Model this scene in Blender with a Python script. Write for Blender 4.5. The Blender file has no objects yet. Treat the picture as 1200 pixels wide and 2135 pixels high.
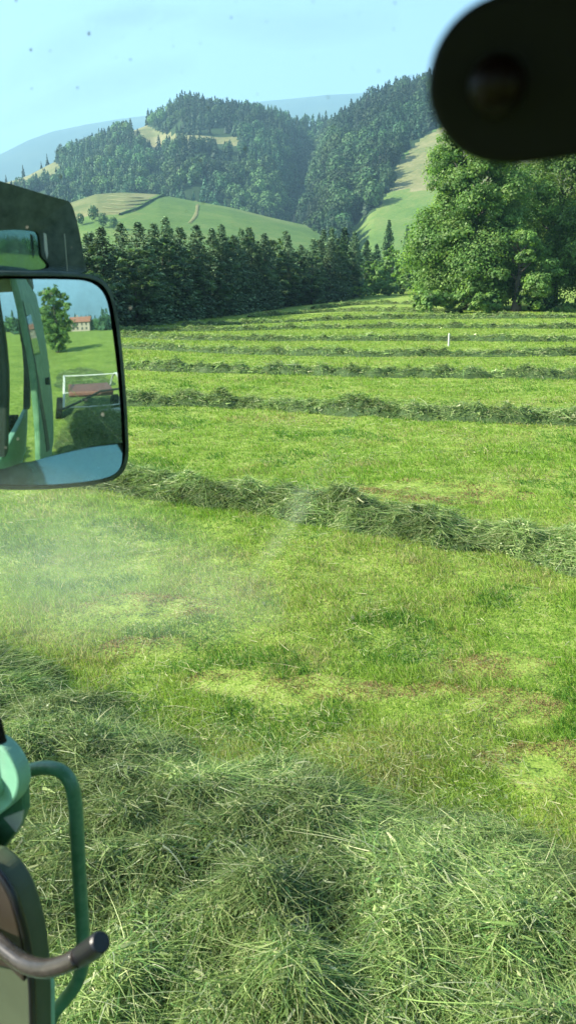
import bpy, math, random
import numpy as np
from mathutils import Vector

# ------------------------------------------------------------------ camera, sky, sun
S = bpy.context.scene
C = S.collection
PI = math.pi
R_ = math.radians
FPX = 1643.0                      # focal length in photo pixels (1200 x 2135)
CAMZ = 2.5
PITCH = math.atan(467.5 / FPX)
CAM = np.array([0.0, 0.0, CAMZ])
cp, sp = math.cos(PITCH), math.sin(PITCH)
cam_d = bpy.data.cameras.new("camera")
cam = bpy.data.objects.new("camera", cam_d)
C.objects.link(cam)
cam.location = (0, 0, CAMZ)
cam.rotation_euler = (PI / 2 - PITCH, 0, 0)
cam_d.sensor_fit = 'VERTICAL'
cam_d.sensor_height = 8.0
cam_d.sensor_width = 8.0
cam_d.lens = 8.0 * FPX / 2135.0
cam_d.clip_start = 0.02
cam_d.clip_end = 20000
cam_d.dof.use_dof = True
cam_d.dof.focus_distance = 7.0
cam_d.dof.aperture_fstop = 2.0
S.camera = cam
S.view_settings.view_transform = 'Standard'
S.view_settings.look = 'None'
S.view_settings.gamma = 1
S.view_settings.exposure = 2.22

SUN_AZ, SUN_EL = R_(-98), R_(33)
w = bpy.data.worlds.new("World")
S.world = w
w.use_nodes = True
nt = w.node_tree
bg = nt.nodes["Background"]
sky = nt.nodes.new("ShaderNodeTexSky")
sky.sky_type = 'NISHITA'
sky.sun_disc = False
sky.sun_elevation = SUN_EL
sky.sun_rotation = SUN_AZ
sky.air_density = 1.0
sky.dust_density = 1.0
sky.ozone_density = 2.0
nt.links.new(sky.outputs[0], bg.inputs[0])
bg.inputs[1].default_value = 0.076
sd = bpy.data.lights.new("sun", 'SUN')
sd.energy = 5.0
sd.angle = R_(0.5)
sd.color = (1.0, 0.92, 0.76)
sun = bpy.data.objects.new("sun", sd)
C.objects.link(sun)
sv = Vector((math.sin(SUN_AZ) * math.cos(SUN_EL), math.cos(SUN_AZ) * math.cos(SUN_EL), math.sin(SUN_EL)))
sun.rotation_euler = sv.to_track_quat('Z', 'Y').to_euler()
S.cycles.use_denoising = True
S.cycles.max_bounces = 6
S.cycles.transparent_max_bounces = 24
S.cycles.caustics_reflective = False
S.cycles.caustics_refractive = False

rng = np.random.default_rng(7)
random.seed(7)

# ------------------------------------------------------------------ maths helpers
def ray(px, py):
    """direction of a photo pixel (1200 x 2135)"""
    x = px - 600.0
    v = py - 1067.5
    d = np.array([x, FPX * cp - v * sp, -FPX * sp - v * cp])
    return d / np.linalg.norm(d)

def rays(px, py):
    x = np.asarray(px, float) - 600.0
    v = np.asarray(py, float) - 1067.5
    d = np.stack([x, FPX * cp - v * sp, -FPX * sp - v * cp], -1)
    return d / np.linalg.norm(d, axis=-1, keepdims=True)

def proj(P):
    P = np.asarray(P, float) - CAM
    f = P[..., 1] * cp - P[..., 2] * sp
    u = P[..., 1] * sp + P[..., 2] * cp
    f = np.where(np.abs(f) < 1e-6, 1e-6, f)
    return 600 + FPX * P[..., 0] / f, 1067.5 - FPX * u / f, f

def _h(ix, iy, seed):
    n = (ix.astype(np.int64) * 374761393 + iy.astype(np.int64) * 668265263 + seed * 1442695041) & 0xFFFFFFFF
    n = ((n ^ (n >> 13)) * 1274126177) & 0xFFFFFFFF
    n = (n ^ (n >> 16)) & 0xFFFFFFFF
    return n / 4294967295.0

def vnoise(x, y, seed=0):
    x = np.asarray(x, float); y = np.asarray(y, float)
    ix = np.floor(x); iy = np.floor(y)
    fx = x - ix; fy = y - iy
    fx = fx * fx * (3 - 2 * fx); fy = fy * fy * (3 - 2 * fy)
    a = _h(ix, iy, seed); b = _h(ix + 1, iy, seed); c = _h(ix, iy + 1, seed); d = _h(ix + 1, iy + 1, seed)
    return (a * (1 - fx) + b * fx) * (1 - fy) + (c * (1 - fx) + d * fx) * fy

def fbm(x, y, seed=0, oct=4):
    s = 0; a = 0.5; t = 0
    for k in range(oct):
        s = s + a * vnoise(x * 2 ** k + 17.3 * k, y * 2 ** k - 9.1 * k, seed + k)
        t += a; a *= 0.5
    return s / t

def sstep(a, b, x):
    t = np.clip((np.asarray(x, float) - a) / (b - a), 0, 1)
    return t * t * (3 - 2 * t)

def ground_z(x, y):
    x = np.asarray(x, float); y = np.asarray(y, float)
    r = np.hypot(x, y)
    rise = 0.0225 * np.logaddexp(0, (y - 13) / 4.0) * 4.0 * sstep(-16, 20, x)
    rise = np.minimum(rise, 2.6)
    far = sstep(150, 240, r)
    z = rise * (1 - far) - 7.0 * far
    z = z + 0.10 * (fbm(x / 5.0, y / 5.0, 3, 3) - 0.5) * sstep(1, 6, r)
    z = z + 0.09 * (fbm(x * 1.8, y * 2.3, 31, 3) - 0.5) * sstep(1, 2, r) * (1 - sstep(14, 40, r))
    return z

def to_ground(px, py, zfun=None):
    """where a photo pixel's ray meets the ground"""
    d = ray(px, py)
    t = 1.0; prev = 1.0
    while t < 400:
        p = CAM + d * t
        if p[2] < float(ground_z(p[0], p[1])):
            lo, hi = prev, t
            for _ in range(30):
                m = (lo + hi) / 2
                q = CAM + d * m
                if q[2] < float(ground_z(q[0], q[1])): hi = m
                else: lo = m
            q = CAM + d * hi
            return np.array([q[0], q[1]])
        prev = t; t *= 1.02
    p = CAM + d * 150
    return np.array([p[0], p[1]])

def inside(poly, x, y):
    x = np.asarray(x, float); y = np.asarray(y, float)
    r = np.zeros(x.shape, bool)
    n = len(poly)
    for i in range(n):
        x1, y1 = poly[i]; x2, y2 = poly[(i + 1) % n]
        if y1 == y2: continue
        c = ((y1 > y) != (y2 > y)) & (x < (x2 - x1) * (y - y1) / (y2 - y1) + x1)
        r ^= c
    return r

# ------------------------------------------------------------------ object helpers
def tag(o, label=None, cat=None, group=None, kind=None):
    if label: o["label"] = label
    if cat: o["category"] = cat
    if group: o["group"] = group
    if kind: o["kind"] = kind
    return o

def empty(name, loc=(0, 0, 0), rz=0.0):
    o = bpy.data.objects.new(name, None)
    C.objects.link(o)
    o.location = loc
    o.rotation_euler = (0, 0, rz)
    o.empty_display_size = 0.2
    return o

def link(name, me, mats, parent=None, loc=None):
    o = bpy.data.objects.new(name, me)
    C.objects.link(o)
    if parent is not None: o.parent = parent
    if loc is not None: o.location = loc
    for m in (mats if isinstance(mats, (list, tuple)) else [mats]):
        if m is not None and m.name not in [x.name for x in me.materials if x]: me.materials.append(m)
    return o

def npmesh(name, V, F, col=None, smooth=False):
    """V (n,3); F (m,k) with k = 3 or 4, or a list of such arrays"""
    Fs = F if isinstance(F, list) else [F]
    Fs = [f for f in Fs if len(f)]
    me = bpy.data.meshes.new(name)
    V = np.ascontiguousarray(V, np.float32)
    me.vertices.add(len(V))
    me.vertices.foreach_set("co", V.ravel())
    loops = np.concatenate([f.ravel() for f in Fs]).astype(np.int32)
    tot = np.concatenate([np.full(len(f), f.shape[1], np.int32) for f in Fs])
    st = np.concatenate([[0], np.cumsum(tot)[:-1]]).astype(np.int32)
    me.loops.add(len(loops))
    me.loops.foreach_set("vertex_index", loops)
    me.polygons.add(len(tot))
    me.polygons.foreach_set("loop_start", st)
    me.polygons.foreach_set("loop_total", tot)
    if smooth: me.polygons.foreach_set("use_smooth", np.ones(len(tot), bool))
    me.update(calc_edges=True)
    if col is not None:
        a = me.color_attributes.new("col", 'FLOAT_COLOR', 'POINT')
        c = np.ones((len(V), 4), np.float32); c[:, :3] = col
        a.data.foreach_set("color", c.ravel())
    return me

class MB:
    """gathers simple shapes into one mesh"""
    def __init__(s): s.v = []; s.f = []
    def add(s, vs, fs):
        k = len(s.v); s.v += [tuple(v) for v in vs]; s.f += [tuple(i + k for i in f) for f in fs]
    def frame_box(s, o, a, b, c, bev=0.0):
        """box centred at o with half axes a, b, c (vectors)"""
        o, a, b, c = map(np.asarray, (o, a, b, c))
        vs = []
        for k in (-1, 1):
            for j in (-1, 1):
                for i in (-1, 1): vs.append(o + a * i + b * j + c * k)
        s.add(vs, [(0, 2, 3, 1), (4, 5, 7, 6), (0, 1, 5, 4), (2, 6, 7, 3), (0, 4, 6, 2), (1, 3, 7, 5)])
    def tube(s, pts, rad, n=14, caps=True):
        pts = [np.asarray(p, float) for p in pts]
        rad = rad if hasattr(rad, '__len__') else [rad] * len(pts)
        up = None; rings = []
        for i, p in enumerate(pts):
            t = pts[min(i + 1, len(pts) - 1)] - pts[max(i - 1, 0)]
            t = t / (np.linalg.norm(t) + 1e-12)
            if up is None:
                up = np.array([0, 0, 1.0]) if abs(t[2]) < 0.9 else np.array([1.0, 0, 0])
            a = np.cross(t, up); a /= np.linalg.norm(a); b = np.cross(a, t); up = b
            rings.append([p + (a * math.cos(q) + b * math.sin(q)) * rad[i] for q in [2 * PI * k / n for k in range(n)]])
        vs = [v for r in rings for v in r]; fs = []
        for i in range(len(rings) - 1):
            for k in range(n):
                fs.append((i * n + k, i * n + (k + 1) % n, (i + 1) * n + (k + 1) % n, (i + 1) * n + k))
        if caps:
            fs.append(tuple(range(n - 1, -1, -1))); fs.append(tuple((len(rings) - 1) * n + k for k in range(n)))
        s.add(vs, fs)
    def prism(s, outline, ext):
        """outline: coplanar 3D points; ext: vector"""
        n = len(outline); ext = np.asarray(ext)
        vs = [np.asarray(p) for p in outline] + [np.asarray(p) + ext for p in outline]
        fs = [tuple(range(n - 1, -1, -1)), tuple(range(n, 2 * n))]
        for i in range(n): fs.append((i, (i + 1) % n, n + (i + 1) % n, n + i))
        s.add(vs, fs)
    def build(s, name, mat, parent=None, smooth=False, bevel=0.0, seg=2):
        me = bpy.data.meshes.new(name)
        org = np.zeros(3)
        me.from_pydata([tuple(map(float, v)) for v in s.v], [], s.f)
        me.validate()
        import bmesh
        bm = bmesh.new(); bm.from_mesh(me)
        bmesh.ops.recalc_face_normals(bm, faces=bm.faces)
        bm.to_mesh(me); bm.free()
        if smooth: me.polygons.foreach_set("use_smooth", [True] * len(me.polygons))
        o = link(name, me, mat, parent)
        if bevel > 0:
            m = o.modifiers.new("bevel", 'BEVEL'); m.width = bevel; m.segments = seg; m.limit_method = 'ANGLE'; m.angle_limit = R_(35)
            m.harden_normals = False
        return o

def smooth_path(pts, k=8):
    pts = [np.asarray(p, float) for p in pts]
    out = []
    for i in range(len(pts) - 1):
        p0 = pts[max(i - 1, 0)]; p1 = pts[i]; p2 = pts[i + 1]; p3 = pts[min(i + 2, len(pts) - 1)]
        for j in range(k):
            t = j / k
            out.append(0.5 * ((2 * p1) + (-p0 + p2) * t + (2 * p0 - 5 * p1 + 4 * p2 - p3) * t * t + (-p0 + 3 * p1 - 3 * p2 + p3) * t ** 3))
    out.append(pts[-1])
    return out

# ------------------------------------------------------------------ materials
def mat(name):
    m = bpy.data.materials.new(name); m.use_nodes = True
    n = m.node_tree
    return m, n, n.nodes["Principled BSDF"]

def solid(name, col, rough=0.5, metal=0.0, wear=0.25, scale=30, bump=0.02, spec=0.5, dust=None):
    m, n, b = mat(name)
    tc = n.nodes.new("ShaderNodeTexCoord")
    nz = n.nodes.new("ShaderNodeTexNoise"); nz.inputs["Scale"].default_value = scale; nz.inputs["Detail"].default_value = 8
    nz.inputs["Roughness"].default_value = 0.65
    n.links.new(tc.outputs["Object"], nz.inputs["Vector"])
    r = n.nodes.new("ShaderNodeValToRGB")
    c = np.array(col)
    r.color_ramp.elements[0].position = 0.3; r.color_ramp.elements[1].position = 0.75
    r.color_ramp.elements[0].color = (*(c * (1 - wear)), 1); r.color_ramp.elements[1].color = (*(c * (1 + wear * 0.6) if dust is None else np.array(dust)), 1)
    n.links.new(nz.outputs["Fac"], r.inputs["Fac"]); n.links.new(r.outputs[0], b.inputs["Base Color"])
    b.inputs["Roughness"].default_value = rough; b.inputs["Metallic"].default_value = metal
    b.inputs["Specular IOR Level"].default_value = spec
    bp = n.nodes.new("ShaderNodeBump"); bp.inputs["Strength"].default_value = 0.3; bp.inputs["Distance"].default_value = bump * 0.05
    n.links.new(nz.outputs["Fac"], bp.inputs["Height"]); n.links.new(bp.outputs[0], b.inputs["Normal"])
    return m

def leafmat(name, transl=0.35, rough=0.55, spec=0.25, rnd=0.35):
    """vertex colours give each blade or leaf its own colour; part of the light passes through"""
    m, n, b = mat(name)
    at = n.nodes.new("ShaderNodeAttribute"); at.attribute_name = "col"
    oi = n.nodes.new("ShaderNodeObjectInfo")
    mr = n.nodes.new("ShaderNodeMapRange"); mr.inputs[3].default_value = 1 - rnd; mr.inputs[4].default_value = 1 + rnd
    n.links.new(oi.outputs["Random"], mr.inputs[0])
    vm = n.nodes.new("ShaderNodeVectorMath"); vm.operation = 'SCALE'
    n.links.new(at.outputs["Color"], vm.inputs[0]); n.links.new(mr.outputs[0], vm.inputs["Scale"])
    n.links.new(vm.outputs[0], b.inputs["Base Color"])
    b.inputs["Roughness"].default_value = rough; b.inputs["Specular IOR Level"].default_value = spec
    tr = n.nodes.new("ShaderNodeBsdfTranslucent")
    v2 = n.nodes.new("ShaderNodeVectorMath"); v2.operation = 'MULTIPLY'; v2.inputs[1].default_value = (1.15, 1.25, 0.6)
    n.links.new(vm.outputs[0], v2.inputs[0]); n.links.new(v2.outputs[0], tr.inputs[0])
    mx = n.nodes.new("ShaderNodeMixShader"); mx.inputs[0].default_value = transl
    n.links.new(b.outputs[0], mx.inputs[1]); n.links.new(tr.outputs[0], mx.inputs[2])
    n.links.new(mx.outputs[0], n.nodes["Material Output"].inputs[0])
    return m

def groundmat(name, stops, scales=(0.25, 2.5, 30), rough=0.9, bump=0.03, wv=(0.35, 0.35, 0.3)):
    m, n, b = mat(name)
    tc = n.nodes.new("ShaderNodeTexCoord")
    acc = None
    for s, wgt in zip(scales, wv):
        nz = n.nodes.new("ShaderNodeTexNoise"); nz.inputs["Scale"].default_value = s; nz.inputs["Detail"].default_value = 6
        nz.inputs["Roughness"].default_value = 0.65
        n.links.new(tc.outputs["Object"], nz.inputs["Vector"])
        mu = n.nodes.new("ShaderNodeMath"); mu.operation = 'MULTIPLY'; mu.inputs[1].default_value = wgt
        n.links.new(nz.outputs["Fac"], mu.inputs[0])
        if acc is None: acc = mu
        else:
            ad = n.nodes.new("ShaderNodeMath"); ad.operation = 'ADD'
            n.links.new(acc.outputs[0], ad.inputs[0]); n.links.new(mu.outputs[0], ad.inputs[1]); acc = ad
    r = n.nodes.new("ShaderNodeValToRGB")
    el = r.color_ramp.elements
    while len(el) < len(stops): el.new(0.5)
    for e, (p, c) in zip(el, stops): e.position = p; e.color = (*c, 1)
    n.links.new(acc.outputs[0], r.inputs["Fac"]); n.links.new(r.outputs[0], b.inputs["Base Color"])
    b.inputs["Roughness"].default_value = rough; b.inputs["Specular IOR Level"].default_value = 0.1
    bp = n.nodes.new("ShaderNodeBump"); bp.inputs["Strength"].default_value = 0.6; bp.inputs["Distance"].default_value = bump
    n.links.new(acc.outputs[0], bp.inputs["Height"]); n.links.new(bp.outputs[0], b.inputs["Normal"])
    return m

M_ground = groundmat("field_soil", [(0.41, (0.035, 0.06, 0.014)), (0.46, (0.135, 0.20, 0.032)), (0.53, (0.235, 0.30, 0.055)), (0.60, (0.34, 0.34, 0.13))], scales=(0.4, 6, 55), wv=(0.2, 0.35, 0.45))
M_grass = leafmat("mown_grass", 0.42, rnd=0.0)
M_hay = leafmat("cut_hay", 0.30, 0.6, 0.2, rnd=0.0)
M_haybase = groundmat("hay_heap", [(0.35, (0.018, 0.040, 0.016)), (0.55, (0.04, 0.075, 0.03)), (0.7, (0.09, 0.13, 0.06))], scales=(3, 14, 60), bump=0.05)
M_leaf = leafmat("leaves", 0.52, 0.5, 0.3, rnd=0.0)
M_leaf2 = leafmat("needles", 0.16, 0.65, 0.2, rnd=0.28)
M_bark = solid("bark", (0.09, 0.075, 0.06), 0.9, 0, 0.4, 8, 0.5)
M_meadow = groundmat("meadow", [(0.40, (0.065, 0.115, 0.028)), (0.50, (0.095, 0.155, 0.036)), (0.60, (0.15, 0.18, 0.055))], scales=(0.012, 0.06, 0.5), bump=0.6)
M_dry = groundmat("dry_meadow", [(0.40, (0.10, 0.125, 0.045)), (0.50, (0.17, 0.165, 0.07)), (0.60, (0.24, 0.21, 0.11))], scales=(0.012, 0.06, 0.5), bump=0.6)
M_wood = groundmat("forest_floor", [(0.38, (0.015, 0.03, 0.012)), (0.55, (0.03, 0.055, 0.02)), (0.7, (0.05, 0.08, 0.03))], scales=(0.012, 0.06, 0.5), bump=1.0)
M_mount = groundmat("mountain_woods", [(0.38, (0.02, 0.04, 0.02)), (0.52, (0.035, 0.06, 0.03)), (0.66, (0.07, 0.09, 0.04))], scales=(0.002, 0.008, 0.03), bump=8.0)

M_green = solid("green_paint", (0.050, 0.185, 0.085), 0.4, 0, 0.25, 55, 0.04, dust=(0.12, 0.25, 0.15))
M_dustgreen = solid("dusty_green_flank", (0.10, 0.22, 0.12), 0.6, 0, 0.25, 9, 0.02, dust=(0.22, 0.33, 0.20))
M_palegreen = solid("worn_pale_green_paint", (0.24, 0.46, 0.34), 0.45, 0, 0.18, 25, 0.02)
M_black = solid("black_plastic", (0.0035, 0.004, 0.004), 0.7, 0, 0.3, 20, 0.02, spec=0.2)
M_gloss = solid("glossy_black_rubber", (0.009, 0.009, 0.013), 0.38, 0, 0.3, 30, 0.02)
M_hous = solid("veil_lifted_dusty_housing", (0.040, 0.068, 0.058), 0.6, 0, 0.35, 45, 0.03, dust=(0.11, 0.145, 0.12))  # base colour raised to take in the window's veil glare, besides the dust
M_lever = solid("worn_lever_metal", (0.025, 0.023, 0.023), 0.25, 0.1, 0.5, 22, 0.05, dust=(0.075, 0.066, 0.06))
M_trim = solid("brown_trim", (0.030, 0.022, 0.017), 0.5, 0, 0.35, 12, 0.03)
M_olive = solid("olive_panel", (0.06, 0.078, 0.045), 0.6, 0, 0.2, 8, 0.02)
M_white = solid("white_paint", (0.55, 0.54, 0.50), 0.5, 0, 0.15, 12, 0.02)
M_red = solid("red_paint", (0.20, 0.085, 0.065), 0.5, 0, 0.25, 12, 0.02)
M_beige = solid("dusty_beige_plastic", (0.40, 0.40, 0.32), 0.7, 0, 0.15, 20, 0.02)
M_rooft = solid("clay_roof", (0.30, 0.12, 0.08), 0.8, 0, 0.25, 2, 0.4)
M_wall = solid("cream_wall", (0.34, 0.28, 0.23), 0.85, 0, 0.1, 1, 0.2)
M_dark = solid("dark_window", (0.03, 0.035, 0.04), 0.15, 0, 0.2, 2, 0.0)
M_ind = solid("dark_tractor_trim", (0.02, 0.024, 0.022), 0.6, 0, 0.3, 20, 0.02)

def mirrormat(name, col, rough, dirt):
    m, n, b = mat(name)
    tc = n.nodes.new("ShaderNodeTexCoord")
    nz = n.nodes.new("ShaderNodeTexNoise"); nz.inputs["Scale"].default_value = 22; nz.inputs["Detail"].default_value = 9; nz.inputs["Roughness"].default_value = 0.7
    n.links.new(tc.outputs["Object"], nz.inputs["Vector"])
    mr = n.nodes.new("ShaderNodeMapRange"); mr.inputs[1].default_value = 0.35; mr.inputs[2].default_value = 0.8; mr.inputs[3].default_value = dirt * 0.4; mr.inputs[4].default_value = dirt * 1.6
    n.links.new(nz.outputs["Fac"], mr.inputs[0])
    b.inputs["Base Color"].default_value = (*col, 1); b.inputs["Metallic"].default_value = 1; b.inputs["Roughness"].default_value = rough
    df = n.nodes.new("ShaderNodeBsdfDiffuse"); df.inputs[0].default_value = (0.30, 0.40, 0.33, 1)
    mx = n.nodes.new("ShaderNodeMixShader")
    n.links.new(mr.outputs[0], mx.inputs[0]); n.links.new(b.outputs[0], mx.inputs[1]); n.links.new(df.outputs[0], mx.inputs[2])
    n.links.new(mx.outputs[0], n.nodes["Material Output"].inputs[0])
    return m
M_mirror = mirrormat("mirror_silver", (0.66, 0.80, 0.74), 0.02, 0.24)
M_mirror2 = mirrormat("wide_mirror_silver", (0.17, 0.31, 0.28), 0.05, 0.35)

def glassmat(name, tint):
    m, n, b = mat(name)
    n.nodes.remove(b)
    t = n.nodes.new("ShaderNodeBsdfTransparent"); t.inputs[0].default_value = (*tint, 1)
    n.links.new(t.outputs[0], n.nodes["Material Output"].inputs[0])
    return m
M_pane = glassmat("tinted_window_glass", (0.935, 0.975, 0.962))

def panemat2():
    m, n, b = mat("reflecting_side_glass")
    b.inputs["Base Color"].default_value = (0.55, 0.75, 0.85, 1); b.inputs["Metallic"].default_value = 1.0; b.inputs["Roughness"].default_value = 0.06
    t = n.nodes.new("ShaderNodeBsdfTransparent"); t.inputs[0].default_value = (0.7, 0.85, 0.8, 1)
    mx = n.nodes.new("ShaderNodeMixShader"); mx.inputs[0].default_value = 0.55
    n.links.new(t.outputs[0], mx.inputs[1]); n.links.new(b.outputs[0], mx.inputs[2]); n.links.new(mx.outputs[0], n.nodes["Material Output"].inputs[0])
    return m
M_glass2 = panemat2()

def smearmat(name, col, amount, scale, stretch=(1, 1, 1)):
    """thin dried dirt film: colour where dirty, clear between; fades out with the vertex colour"""
    m, n, b = mat(name)
    n.nodes.remove(b)
    tc = n.nodes.new("ShaderNodeTexCoord"); mp = n.nodes.new("ShaderNodeMapping"); mp.inputs["Scale"].default_value = stretch
    nz = n.nodes.new("ShaderNodeTexNoise"); nz.inputs["Scale"].default_value = scale; nz.inputs["Detail"].default_value = 8; nz.inputs["Roughness"].default_value = 0.6
    n.links.new(tc.outputs["Object"], mp.inputs[0]); n.links.new(mp.outputs[0], nz.inputs["Vector"])
    mr = n.nodes.new("ShaderNodeMapRange"); mr.inputs[1].default_value = 0.3; mr.inputs[2].default_value = 0.75; mr.inputs[3].default_value = amount * 0.35; mr.inputs[4].default_value = amount
    n.links.new(nz.outputs["Fac"], mr.inputs[0])
    at = n.nodes.new("ShaderNodeAttribute"); at.attribute_name = "col"
    mu = n.nodes.new("ShaderNodeMath"); mu.operation = 'MULTIPLY'
    n.links.new(mr.outputs[0], mu.inputs[0]); n.links.new(at.outputs["Fac"], mu.inputs[1])
    t = n.nodes.new("ShaderNodeBsdfTransparent")
    d = n.nodes.new("ShaderNodeBsdfDiffuse"); d.inputs[0].default_value = (*col, 1)
    tl = n.nodes.new("ShaderNodeBsdfTranslucent"); tl.inputs[0].default_value = (*col, 1)
    a = n.nodes.new("ShaderNodeMixShader"); a.inputs[0].default_value = 0.5
    n.links.new(d.outputs[0], a.inputs[1]); n.links.new(tl.outputs[0], a.inputs[2])
    mx = n.nodes.new("ShaderNodeMixShader")
    n.links.new(mu.outputs[0], mx.inputs[0]); n.links.new(t.outputs[0], mx.inputs[1]); n.links.new(a.outputs[0], mx.inputs[2])
    n.links.new(mx.outputs[0], n.nodes["Material Output"].inputs[0])
    return m

# ------------------------------------------------------------------ ground
def build_ground():
    naz = 720
    # finer in front of the camera
    rr = np.concatenate([[0.0], np.geomspace(0.5, 260, 330), np.geomspace(300, 9000, 14)])
    az = np.linspace(-PI, PI, naz, endpoint=False)
    A, Rr = np.meshgrid(az, rr[1:], indexing='ij')
    x = np.sin(A) * Rr; y = np.cos(A) * Rr
    z = ground_z(x, y)
    V = np.concatenate([[[0, 0, float(ground_z(0, 0))]], np.stack([x, y, z], -1).reshape(-1, 3)])
    nr = len(rr) - 1
    i = np.arange(naz)[:, None]; j = np.arange(nr - 1)[None, :]
    a = 1 + i * nr + j; b = 1 + ((i + 1) % naz) * nr + j
    Q = np.stack([a, b, b + 1, a + 1], -1).reshape(-1, 4)
    k = np.arange(naz)
    T = np.stack([np.zeros(naz, int), 1 + ((k + 1) % naz) * nr, 1 + k * nr], -1)
    me = npmesh("ground", V, [Q[:, ::-1], T[:, ::-1]], smooth=True)
    # make sure faces look up
    tag(link("ground", me, M_ground), kind="structure")
build_ground()

# ------------------------------------------------------------------ blades
def strips(base, d0, side, length, width, bend, segs, col, taper=0.15):
    """curved ribbons: base (n,3), d0 start direction, bend = vector added quadratically along the length"""
    n = len(base)
    t = np.linspace(0, 1, segs + 1)
    c = base[:, None, :] + (d0[:, None, :] * t[None, :, None] + bend[:, None, :] * (t ** 2)[None, :, None]) * length[:, None, None]
    wd = width[:, None] * (1 - (1 - taper) * t[None, :] ** 1.5) * 0.5
    L = c - side[:, None, :] * wd[:, :, None]; Rr = c + side[:, None, :] * wd[:, :, None]
    V = np.stack([L, Rr], 2).reshape(-1, 3)
    m = 2 * (segs + 1)
    b = (np.arange(n) * m)[:, None] + (np.arange(segs) * 2)[None, :]
    F = np.stack([b, b + 1, b + 3, b + 2], -1).reshape(-1, 4)
    return V, F, np.repeat(col, m, axis=0)

def unit(v): return v / (np.linalg.norm(v, axis=-1, keepdims=True) + 1e-9)

# windrow centre lines, photo pixels -> ground
FWD = np.array([-math.sin(R_(60)), math.cos(R_(60)), 0.0])
RGT = np.array([math.cos(R_(60)), math.sin(R_(60)), 0.0])
W1_A = 2.12 * RGT[:2] - FWD[:2] * 12.0
W1_B = 2.12 * RGT[:2] + FWD[:2] * 9.0
rows_px = [
    ([(-260, 985), (0, 985), (250, 1010), (420, 1036), (600, 1062), (760, 1088), (930, 1113), (1100, 1142), (1300, 1185), (1500, 1232)], 0.42, 0.22),
    ([(-300, 812), (0, 824), (270, 840), (500, 850), (750, 862), (1000, 874), (1200, 880), (1500, 895)], 0.40, 0.27),
    ([(-200, 752), (100, 762), (262, 769), (500, 775), (800, 783), (1200, 788), (1500, 792)], 0.36, 0.25),
    ([(-100, 712), (100, 718), (262, 725), (500, 737), (750, 743), (1000, 742), (1200, 740), (1500, 738)], 0.36, 0.25),
    ([(150, 699), (262, 702), (400, 709), (600, 710), (900, 710), (1200, 712), (1450, 712)], 0.36, 0.25),
    ([(240, 690), (350, 691), (500, 689), (700, 685), (1000, 684), (1200, 685), (1400, 684)], 0.36, 0.25),
    ([(380, 680), (500, 676), (650, 670), (800, 665), (1000, 664), (1200, 663), (1350, 662)], 0.38, 0.26),
    ([(520, 662), (640, 653), (740, 649), (860, 651), (960, 652)], 0.38, 0.26),
    ([(650, 645), (740, 636), (830, 634), (900, 636)], 0.38, 0.26),
]
rows = [(np.array([W1_A, W1_B]), 1.12, 0.23)]
for pts, hw, hh in rows_px:
    g = [to_ground(*p) for p in pts]
    g = smooth_path(g, 6)
    rows.append((np.array(g), hw, hh))

def resample(P, step):
    d = np.concatenate([[0], np.cumsum(np.linalg.norm(np.diff(P, axis=0), axis=1))])
    s = np.arange(0, d[-1], step)
    return np.stack([np.interp(s, d, P[:, k]) for k in (0, 1)], -1), s

def row_height(s, t, hw, hh, seed):
    first = seed == 3
    """height of the swath above the ground at arc length s and cross position t (m)"""
    e = hw * (0.80 + 0.50 * vnoise(s * 0.9, t * 0 + seed, seed))            # ragged edge
    e = e * (0.92 + 0.22 * vnoise(s * 3.1, np.sign(t), seed + 5))
    q = np.clip(1 - (np.abs(t) / e) ** 2.0, 0, 1)
    lump = (0.62 + 0.45 * fbm(s * 1.2, t * 1.6, seed + 9, 3) + 0.75 * (fbm(s * 3.6, t * 3.6, seed + 12, 2) - 0.5)) if first else \
           (0.38 + 0.65 * fbm(s * 1.3, t * 2.2, seed + 9, 3) + 1.5 * (fbm(s * 5.5, t * 4.2, seed + 12, 3) - 0.5))
    return hh * np.clip(q, 0, 1) ** 0.75 * np.clip(lump, 0.12, 2) * 1.25

def hay_color(n, cx=None, cy=None, dull=0.0):
    pal = np.array([[0.16, 0.235, 0.070], [0.215, 0.285, 0.092], [0.28, 0.33, 0.13], [0.095, 0.165, 0.045], [0.38, 0.40, 0.20], [0.46, 0.44, 0.26], [0.12, 0.225, 0.07]])
    p = np.array([0.26, 0.25, 0.18, 0.13, 0.08, 0.03, 0.07])
    k = rng.choice(len(pal), n, p=p / p.sum())
    c = pal[k] * rng.uniform(0.75, 1.25, (n, 1))
    return c

row_labels = [
    "wide swath of loose cut hay right beside the tractor, behind the green grab rail",
    "lumpy row of cut hay just below the mirror, second nearest to the tractor",
    "first thin straight hay row above the lumpy swath, third nearest to the tractor",
    "fourth hay row up from the tractor, beside the middle of the side mirror",
    "fifth hay row counted up from the tractor, passing below the white marker post",
    "sixth hay row counted up from the tractor, passing just behind the white marker post",
    "seventh hay row counted up from the tractor, starting at the dark conifer edge",
    "eighth hay row counted up from the tractor, ending below the big leafy tree",
    "short pale hay row just below the topmost hay row of the field",
    "shortest and topmost hay row at the far end of the field by the hedge",
]

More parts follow.
